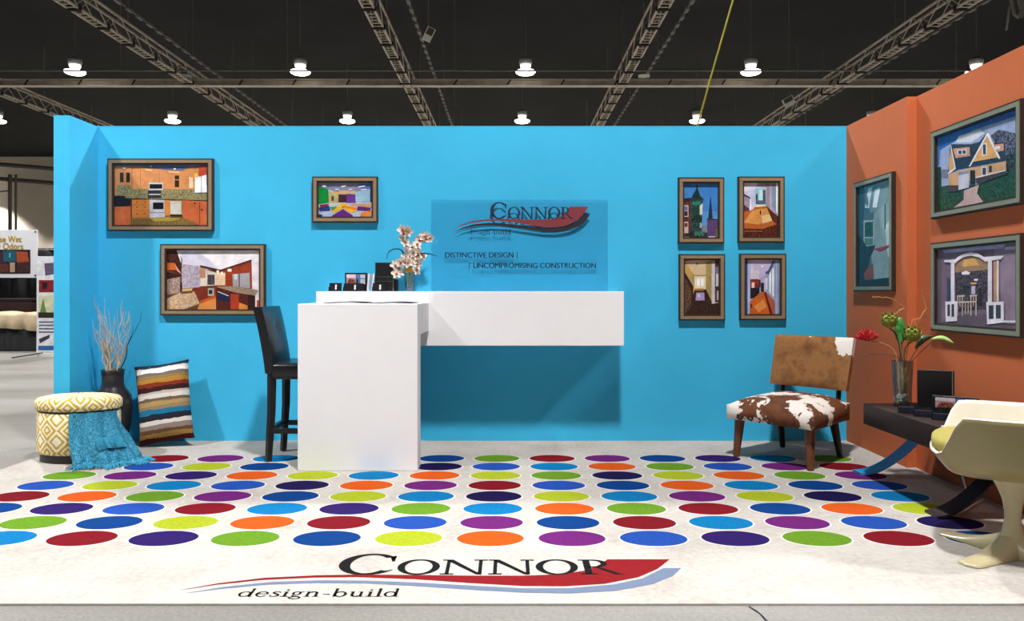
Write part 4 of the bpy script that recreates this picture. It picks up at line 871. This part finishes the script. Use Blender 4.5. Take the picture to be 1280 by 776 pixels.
for i in range(6):
    a = random.random()*6.28; m.tube([(.025*cos(a), .025*sin(a), .014), (.03*cos(a+2), .03*sin(a+2), .15)], .003, n=5)
m.build('water_stems', 'leaf_light', tv)
m = MB(); m.bar(-.03, .03, -.0535, -.0515, .140, .185); m.build('gold_tag', 'gold_label', tv, smooth=0)
# orchid flower mesh: five petals and a lip
def orchid_meshes():
    m = MB()
    for k in range(5):
        a = pi/2+2*pi*k/5; L_ = .026 if k % 2 else .024; wd = .022 if k in (1, 4) else .016
        def fn(u, v):
            r = .003+L_*u; ww = wd*sin(pi*(.12+.82*u))**.8*(v-.5); return Vector((r*cos(a)-ww*sin(a), -.006*u*u+.004*sin(pi*v), r*sin(a)+ww*cos(a)))
        m.grid(fn, 6, 4)
    a = m.build('petals', 'petal_white', smooth=60); m = MB()
    m.lathe([(0, -.005), (.006, -.002), (.007, .004), (0, .008)], n=8); b = m.build('lip', 'petal_lip'); ma, mb_ = a.data, b.data
    bpy.data.objects.remove(a); bpy.data.objects.remove(b); return ma, mb_
OM = orchid_meshes()
def orchid(path, label, seed, n_):
    random.seed(seed); P_ = [at(x, y, d) for x, y, d in path]; t = thing('orchid_spray', label, 'flower', vb)
    P_ = [vb+Vector((0, 0, .03)), vb+Vector(((P_[0].x-vb.x)*.2, 0, .16))]+P_
    pts = []
    for i in range(len(P_)-1):
        for j in range(4): pts.append(P_[i].lerp(P_[i+1], j/4)-vb)
    pts.append(P_[-1]-vb); m = MB(); m.tube(pts, .003, n=6); m.build('stem', 'leaf_light', t)
    for i in range(n_):
        s = 8+(len(pts)-9)*i/(n_-1); p = pts[int(s)].lerp(pts[min(int(s)+1, len(pts)-1)], s-int(s))
        f = link_mesh('flower', OM[0], t, p+Vector((random.uniform(-.03, .03), random.uniform(-.035, -.005), random.uniform(-.014, .014))))
        f.rotation_euler = (random.uniform(-.4, .4), random.uniform(-.5, .5), random.uniform(-.7, .7)); sc = random.uniform(1.2, 1.65); f.scale = (sc, sc, sc)
        link_mesh('lip', OM[1], f, (0, -.006, -.004))
orchid([(512, 322, 5.66), (508, 305, 5.65), (510, 290, 5.64), (506, 287, 5.64)], 'tallest white orchid spray in the shelf vase', 1, 11)
orchid([(514, 325, 5.66), (521, 308, 5.66), (531, 298, 5.67), (535, 297, 5.67)], 'white orchid spray bending towards the acrylic logo panel', 2, 10)
orchid([(507, 325, 5.65), (500, 328, 5.64), (496, 335, 5.64), (495, 342, 5.64)], 'white orchid spray drooping over the vase side near the black case', 3, 7)
orchid([(514, 328, 5.64), (519, 326, 5.63), (523, 332, 5.62), (520, 338, 5.62)], 'short white orchid spray hanging over the vase front', 4, 8)
orchid([(513, 322, 5.65), (517, 318, 5.63), (522, 318, 5.63), (527, 322, 5.63)], 'white orchid spray in the middle of the shelf bouquet', 5, 9)
def ribbon_leaf(pts, label):
    P_ = [vb+Vector((0, 0, .12))]+[at(x, y, d) for x, y, d in pts]; P_ = [p-vb for p in P_]; out = []
    k = len(P_)
    def cr(i, s):
        g = lambda j: P_[max(0, min(k-1, j))]
        a, b, c, d = g(i-1), g(i), g(i+1), g(i+2)
        return .5*((2*b)+(c-a)*s+(2*a-5*b+4*c-d)*s*s+(-a+3*b-3*c+d)*s**3)
    for i in range(k-1):
        for j in range(6): out.append(cr(i, j/6))
    out.append(P_[-1]); n_ = len(out); m = MB(); m.tube(out, [.009*max(.25, sin(pi*min(1, .15+.8*i/n_))) for i in range(n_)], n=6, sq=(1, .6)); o = m.build('grass_blade', 'leaf_navy'); o.location = vb; tag(o, label, 'leaf')
ribbon_leaf([(508, 330, 5.67), (503, 314, 5.67), (494, 311, 5.67), (486, 315, 5.67), (483, 324, 5.67)], 'dark blue-green blade looping above the tall black case')
ribbon_leaf([(515, 330, 5.64), (524, 318, 5.60), (535, 317, 5.57), (547, 320, 5.55)], 'dark blue-green blade reaching in front of the logo panel')
ribbon_leaf([(515, 328, 5.69), (525, 305, 5.69), (534, 296, 5.69), (540, 293, 5.69)], 'dark thin blade rising above the orchids beside the panel')
# papers lying on the counter
for (cx, d_, w_, dp, rz_, lb, mt) in ((-1.12, 5.2, .30, .24, .05, 'dark brochure lying flat on the counter top near the stool', 'ink_black'), (-.785, 5.12, .28, .28, -.05, 'purple brochure lying flat on the counter top', 'purple_paper')):
    t = thing('brochure', lb, 'brochure', (cx, d_, 1.0848), rz_)
    m = MB(); m.grid(lambda u, v: Vector(((u-.5)*w_, (v-.5)*dp, .004+.010*sin(pi*u)*(.4+.6*u))), 14, 3); o = m.build('cover', mt, t, smooth=60); s_ = o.modifiers.new('t', 'SOLIDIFY'); s_.thickness = .003
    m = MB(); m.grid(lambda u, v: Vector(((u-.5)*w_*.97, (v-.5)*dp*.97, .001+.008*sin(pi*u)*(.4+.6*u))), 14, 3); o = m.build('pages', 'paper_white', t, smooth=60)

# ------------------------------------------------------------------ ottoman, throw, vase of branches, pillow
OC = Vector((-2.99, 5.215, .0095)); OA, OB = .272, .20
t = thing('ottoman', 'round storage ottoman in cream and mustard diamond fabric by blue return wall', 'ottoman', OC)
m = MB(); m.lathe([(0, 0), (.92, 0), (.92, .055), (0, .055)], n=48, sx=OA, sy=OB); m.build('plinth', 'black_wood', t)
m = MB(); m.lathe([(0, .055), (.95, .055), (1.0, .07), (1.0, .325), (.97, .335), (0, .335)], n=64, sx=OA, sy=OB); m.build('drum', 'ikat_fabric', t)
m = MB(); m.lathe([(0, .336), (.96, .336), (.96, .347), (0, .347)], n=48, sx=OA, sy=OB); m.build('seam', 'black_wood', t)
m = MB(); m.lathe([(0, .348), (.98, .348), (1.03, .356), (1.04, .38), (1.035, .405), (.98, .425), (.8, .436), (0, .442)], n=64, sx=OA, sy=OB); m.build('lid', 'ikat_fabric', t, smooth=50)
# throw draped from under the lid to the carpet
t = thing('throw_blanket', 'teal woven throw with fringe draped from the ottoman to the carpet', 'blanket', (OC.x, OC.y, .0))
def throw(u, v):
    # u across, v down; from the lid seam to the carpet
    a0 = radians(-80+70*u); top = Vector((1.05*OA*cos(a0), 1.05*OB*sin(a0), 0))
    b0, b1, b2 = Vector((.115, -.275, 0)), Vector((.40, -.32, 0)), Vector((.50, -.03, 0))
    bot = b0*(1-u)**2+b1*2*u*(1-u)+b2*u*u
    k = max(0, (v-.10)/.90); h = 1-k
    p = top.lerp(bot, k**1.5); nn = (bot-Vector((.1, 0, 0))).normalized()
    fold = (.004+.020*k)*sin(u*17+1.5*sin(k*3))+.010*k*sin(u*37+k*5)
    p += nn*fold; p.z = .352-.10*0*v if v < .10 else .017+.333*h**.95
    if v > .93: p.z = .015+.008*abs(sin(u*30))
    return p
m = MB(); m.grid(throw, 56, 40); th = m.build('cloth', 'teal_throw', t, smooth=80, weld=False)
uvl = th.data.uv_layers.new(name='UVMap')
idx = {i: (i//40/55, (i % 40)/39) for i in range(56*40)}
for lp_ in th.data.loops: uvl.data[lp_.index].uv = idx[lp_.vertex_index]
sd = th.modifiers.new('t', 'SOLIDIFY'); sd.thickness = .006
m = MB(); random.seed(21)
for i in range(150):
    u = i/149+random.uniform(-.004, .004); u = max(0, min(1, u)); p = throw(u, 1.0); d = Vector((p.x-.1, p.y*1.3, 0)).normalized(); s_ = random.uniform(.05, .095)
    j = Vector((random.uniform(-.02, .02), random.uniform(-.02, .02), 0)); m.tube([p+Vector((0, 0, .004)), p+d*s_*.5+j*.4+Vector((0, 0, .003)), Vector((p.x, p.y, .012))+d*s_+j], [.003, .003, .002], n=4)
for i in range(70):
    u = .40+.42*i/69; p = throw(u, .56)+Vector((.004, -.012, 0)); q_ = throw(u, .74)+Vector((random.uniform(-.01, .01), -.018, 0)); m.tube([p, (p+q_)/2+Vector((0, -.01, 0)), q_], .0028, n=4)
o = m.build('fringe', 'teal_yarn', t, smooth=60, weld=False); o['kind'] = 'stuff'
# black vase
VB = Vector((-2.96, 5.60, .0085))
t = thing('floor_vase', 'tall black ceramic floor vase holding dry branches', 'vase', VB)
m = MB(); m.lathe([(0, 0), (.07, 0), (.115, .12), (.135, .28), (.125, .38), (.085, .44), (.075, .47), (.075, .55), (.083, .57), (.078, .575), (.068, .565), (.068, .46), (.10, .36), (.1, .1), (0, .02)], n=36); m.build('vase_body', 'ceramic_black', t, smooth=60)
m = MB(); m.lathe([(.0765, .535), (.0775, .54), (.0775, .55), (.0765, .555)], n=36); m.build('neck_band', 'black_plastic', t)
random.seed(4)
def branch(tipx, tipy, d, seed, label, mat='twig', sub=4, r=.0052):
    random.seed(seed); tip = at(tipx, tipy, d)-VB; a = Vector((random.uniform(-.04, .04), random.uniform(-.03, .03), .10)); rim = Vector((max(-.055, min(.055, tip.x*.35)), random.uniform(-.03, .03), .56))
    pts = [a, rim]
    for i in range(1, 8):
        s = i/7; p = rim.lerp(tip, s); p.x += random.uniform(-.012, .012); p.y += random.uniform(-.01, .01); pts.append(p)
    t = thing('dry_branch', label, 'branch', VB, 0, 'dry branches in the black floor vase')
    m = MB(); m.tube(pts, [r, r]+[r*(1-.8*i/7) for i in range(1, 8)], n=5); m.build('main_twig', mat, t)
    for k in range(sub):
        i = random.randint(2, 7); p = pts[i]; L_ = random.uniform(.08, .2); sgn = random.choice((-1, 1)); e = p+Vector((sgn*L_*random.uniform(.2, .5), random.uniform(-.04, .02), L_))
        m = MB(); mid = p.lerp(e, .5)+Vector((sgn*.015, 0, 0)); m.tube([p, mid, e], [r*.6, r*.45, r*.2], n=4); m.build('side_twig', mat, t)
LBR = 'grey-brown dry branch rising from the black floor vase'
for i, (x, y) in enumerate(((121, 380), (126, 388), (131, 372), (132, 392), (136, 384), (143, 398), (152, 374), (156, 388), (165, 395), (122, 415), (146, 420), (160, 412))):
    branch(x, y, 5.60+(i % 3-1)*.03, 40+i, LBR)
branch(178, 390, 5.66, 71, 'thin black branch leaning furthest out of the floor vase', 'black_wood', 1)
for i, (x, y) in enumerate(((127, 432), (131, 428), (134, 436), (136, 430))):
    branch(x, y, 5.58, 90+i, 'short straw-coloured stalk among the branches in the floor vase', 'straw_twig', 2, .005)
# pillow
t = thing('striped_pillow', 'knitted pillow with earthy and teal stripes leaning on the blue wall', 'pillow', (-2.555, 5.60, .020))
m = MB()
def pil(u, v, s):
    a, b = 2*u-1, 2*v-1; e = (1-a**4)**.7*(1-b**4)**.7 if abs(a) < 1 and abs(b) < 1 else 0
    pin = 1-.035*(1-b*b)*0; x = .195*a*(1-.05*(1-b*b)*abs(a)); z = .30+.30*b*(1-.04*(1-a*a)*abs(b))
    return Vector((x, s*.075*e, z))
m.grid(lambda u, v: pil(u, v, 1), 26, 34); m.grid(lambda u, v: pil(u, v, -1), 26, 34)
o = m.build('cushion_body', 'striped_knit', t, smooth=80); o.rotation_euler = (radians(-13), radians(-8), radians(8)); o.location = (-.0, 0, .022)
for c_ in ((-1, 0), (1, 0), (-1, 1), (1, 1)):
    m = MB(); m.lathe([(0, -.012), (.009, -.004), (.007, .006), (0, .010)], n=8); k_ = m.build('corner_tip', 'black_wood', t)
    R_ = Euler((radians(-13), radians(-8), radians(8))).to_matrix(); k_.location = R_ @ Vector((c_[0]*.192, 0, .01+.58*c_[1]))+Vector((0, 0, .022))

# ------------------------------------------------------------------ neighbours in the hall seen past the return wall
m = MB()
def dr(u, v): return Vector((-26+20*u, 20.6+.06*sin(u*160), 2.30*v))
m.grid(dr, 260, 2); o = m.build('booth_drape', 'drape_black', smooth=60); tag(o, 'black pleated booth curtain behind the hanging banner', 'curtain'); o.modifiers.new('t', 'SOLIDIFY').thickness = .01
t = thing('drape_pole', 'metal pole carrying the black booth curtain', 'pole', (-16, 20.6, 0))
m = MB(); m.tube([(-10, 0, 2.33), (10, 0, 2.33)], .022, n=8); m.build('crossbar', 'chrome', t)
for x in (-10, -5, 0, 3.3, 6.5, 10):
    m = MB(); m.tube([(x, .12, 0), (x, .12, 2.36)], .02, n=8); m.build('upright', 'chrome', t)
# banner
bx1 = (47-VX)*20.4/F; bx0 = bx1-2.4; bz0, bz1 = HC+(VY-347)*20.4/F, HC+(VY-287)*20.4/F
t = thing('hanging_banner', 'white banner with yellow lettering hung on the black curtain', 'banner', (bx0, 20.4, bz0)); bw, bh = bx1-bx0, bz1-bz0
m = MB(); m.bar(0, bw, 0, .012, 0, bh); m.build('sheet', 'banner_white', t, smooth=0)
def bn(u, v): return (u, -.003, v)
def bpx(x): return (x-VX)*20.4/F-bx0
def bpz(y): return HC+(VY-y)*20.4/F-bz0
KX = 1.0
sans('se Wet', 'banner_lettering', 'gold_print', t, bpx(0), bpx(27), bpz(302.5), .165, bn, .06)
sans('y Odors', 'banner_lettering', 'gold_print', t, bpx(-3.5), bpx(29), bpz(311.5), .165, bn, .06)
BAN = photo(B4(0, 0, 100, 60), [('#30242c', (0, 0, 100, 60), .5), ('#2c6478', (22, 2, 60, 30)), ('#8cc0d0', (40, 8, 44, 20)), ('#b85838', [(60, 4), (92, 6), (96, 30), (62, 32)], .4), ('#4a2430', (62, 32, 98, 56), .8), ('#c8a888', (42, 32, 56, 56), .6), ('#6a3830', (5, 35, 38, 56), .8), ('#583048', (0, 6, 20, 34), .5)])
p = print_mesh('banner_photo', BAN, bpx(38)-bpx(-6), bpz(312)-bpz(342), t, -.003); p.location = ((bpx(38)+bpx(-6))/2, 0, bpz(342))
for x in (.06, bw-.06):
    for z in (.06, bh-.06):
        m = MB(); m.lathe([(0, 0), (.025, 0), (.025, .006), (0, .006)], n=10); k_ = m.build('grommet', 'frame_dark', t); k_.rotation_euler = (pi/2, 0, 0); k_.location = (x, 0, z)
# roll-up stand
t = thing('rollup_banner', 'white roll-up banner stand half hidden by the blue return wall', 'banner', at(66, 446, 13.4)-Vector((0, 0, at(66, 446, 13.4).z)))
m = MB(); m.box((0, 0, .93), (.56, .008, 1.72), None, Euler((-.02, 0, 0))); m.build('sheet', 'banner_white', t, smooth=0)
ROLL = photo(B4(0, 0, 56, 172), [('#e6e9f2', (0, 0, 56, 172)), ('#6a5c74', [(14, 12), (40, 10), (42, 30), (16, 34)], .8), ('#8c1c2c', (4, 42, 52, 64), .5), ('#2c2024', (10, 46, 20, 58)), ('#d8d8b8', (3, 70, 52, 108), .4), ('#6a8c4c', [(6, 100), (12, 74), (18, 100)], .4), ('#2c2c20', (3, 100, 52, 110)), ('#6c7084', (4, 116, 50, 119), 1), ('#6c7084', (4, 122, 46, 125), 1), ('#6c7084', (4, 128, 48, 131), 1), ('#6c7084', (4, 134, 40, 137), 1), ('#3a3c48', [(4, 148), (24, 140), (24, 146), (6, 156)]), ('#2c68b0', (3, 160, 53, 168))])
p = print_mesh('print', ROLL, .54, 1.70, t, -.028); p.location = (0, 0, .08)
m = MB(); m.tube([(-.17, -.005, .07), (-.50, -.35, .012)], .012, n=6); m.build('foot_strut', 'dark_and_shaded_steel', t)
m = MB(); m.bar(-.28, .28, -.05, .05, .0, .06); m.build('base_cassette', 'sign_white', t, smooth=0)
m = MB(); m.tube([(0, .04, .05), (0, .06, 1.78)], .012, n=6); m.build('support_pole', 'chrome', t)
# draped display table
t = thing('draped_table', 'display table with beige cloth bundle over a black skirt', 'table', ((10-VX)*15/F, 15, 0))
m = MB()
def skirt(u, v):
    a = 2*pi*u; ex = 6; r = 1/((abs(cos(a))/1.25)**ex+(abs(sin(a))/.38)**ex)**(1/ex); k_ = 1+.02*sin(u*180)*(1-v); return Vector((r*cos(a)*k_, r*sin(a)*k_, .02+.64*v))
m.grid(skirt, 260, 3, None, True); m.build('table_skirt', 'drape_black', t, smooth=60)
m = MB(); m.bar(-1.25, 1.25, -.38, .38, .66, .70, None, .005, 1); m.build('table_board', 'drape_black', t)
m = MB()
def clo(u, v):
    x = -1.28+2.15*u; f_ = .03*sin(u*46)+.02*sin(u*23+1)
    if v < .5: return Vector((x, .36-.76*v/.5, .715+.05*abs(sin(u*9))*(1-v)+.03*sin(u*31)*v))
    k = (v-.5)/.5; return Vector((x, -.40-.03*sin(pi*k)+f_*k-.02*k, .715-.34*k*(1-.25*sin(u*3))))
m.grid(clo, 90, 24); m.build('beige_cloth', 'cloth_beige', t, smooth=80)
t = thing('equipment_crate', 'dark brown crate standing behind the draped table', 'crate', ((26-VX)*17.5/F, 17.5, 0))
m = MB(); m.bar(-.45, .45, -.3, .3, 0, .95, None, .02, 2); m.build('body', 'dark_wood', t)
m = MB(); m.bar(-.47, .47, -.32, .32, .95, 1.0, None, .01, 2); m.build('lid', 'black_wood', t)
m = MB(); m.bar(-.1, .1, -.34, -.3, .6, .64); m.build('handle', 'chrome', t)
# light pipework on the far wall
t = thing('wall_frame', 'dark steel bracing frame in front of the far beige wall', 'frame', (-36, 52, 0))
for z in (9.2, 10.2):
    m = MB(); m.tube([(-20, 0, z+.6), (-5, 0, z+.3), (0, 0, z-.2), (6, 0, z-.7)], .16, n=6); m.build('girder', 'conduit', t)
for x, r_ in ((1.6, .12), (2.0, .08)):
    m = MB(); m.tube([(x, -.3, 0), (x, -.3, 9.2)], r_, n=6); m.build('post', 'conduit', t)
m = MB(); m.tube([(-.6, -.3, 7.8), (1.6, -.3, 8.1)], .05, n=5); m.build('brace', 'conduit', t)
m = MB(); m.tube([(-.6, -.3, 7.8), (.4, -.3, 0)], .05, n=5); m.build('brace', 'conduit', t)
m = MB(); m.tube([(-9, -.3, 5.6), (-2, -.3, 9.4)], .06, n=5); m.build('brace', 'conduit', t)

# hairline joint in the concrete in front of the carpet
m = MB(); P_ = [at(x, y, 1096/(y-VY)) for x, y in ((936, 758), (944, 763), (951, 768), (958, 776), (966, 790))]
m.tube([(p.x, p.y, .0006) for p in P_], [.004, .006, .004, .005, .002], n=4, sq=(1, .12)); o = m.build('floor_crack', 'drape_black', fl)
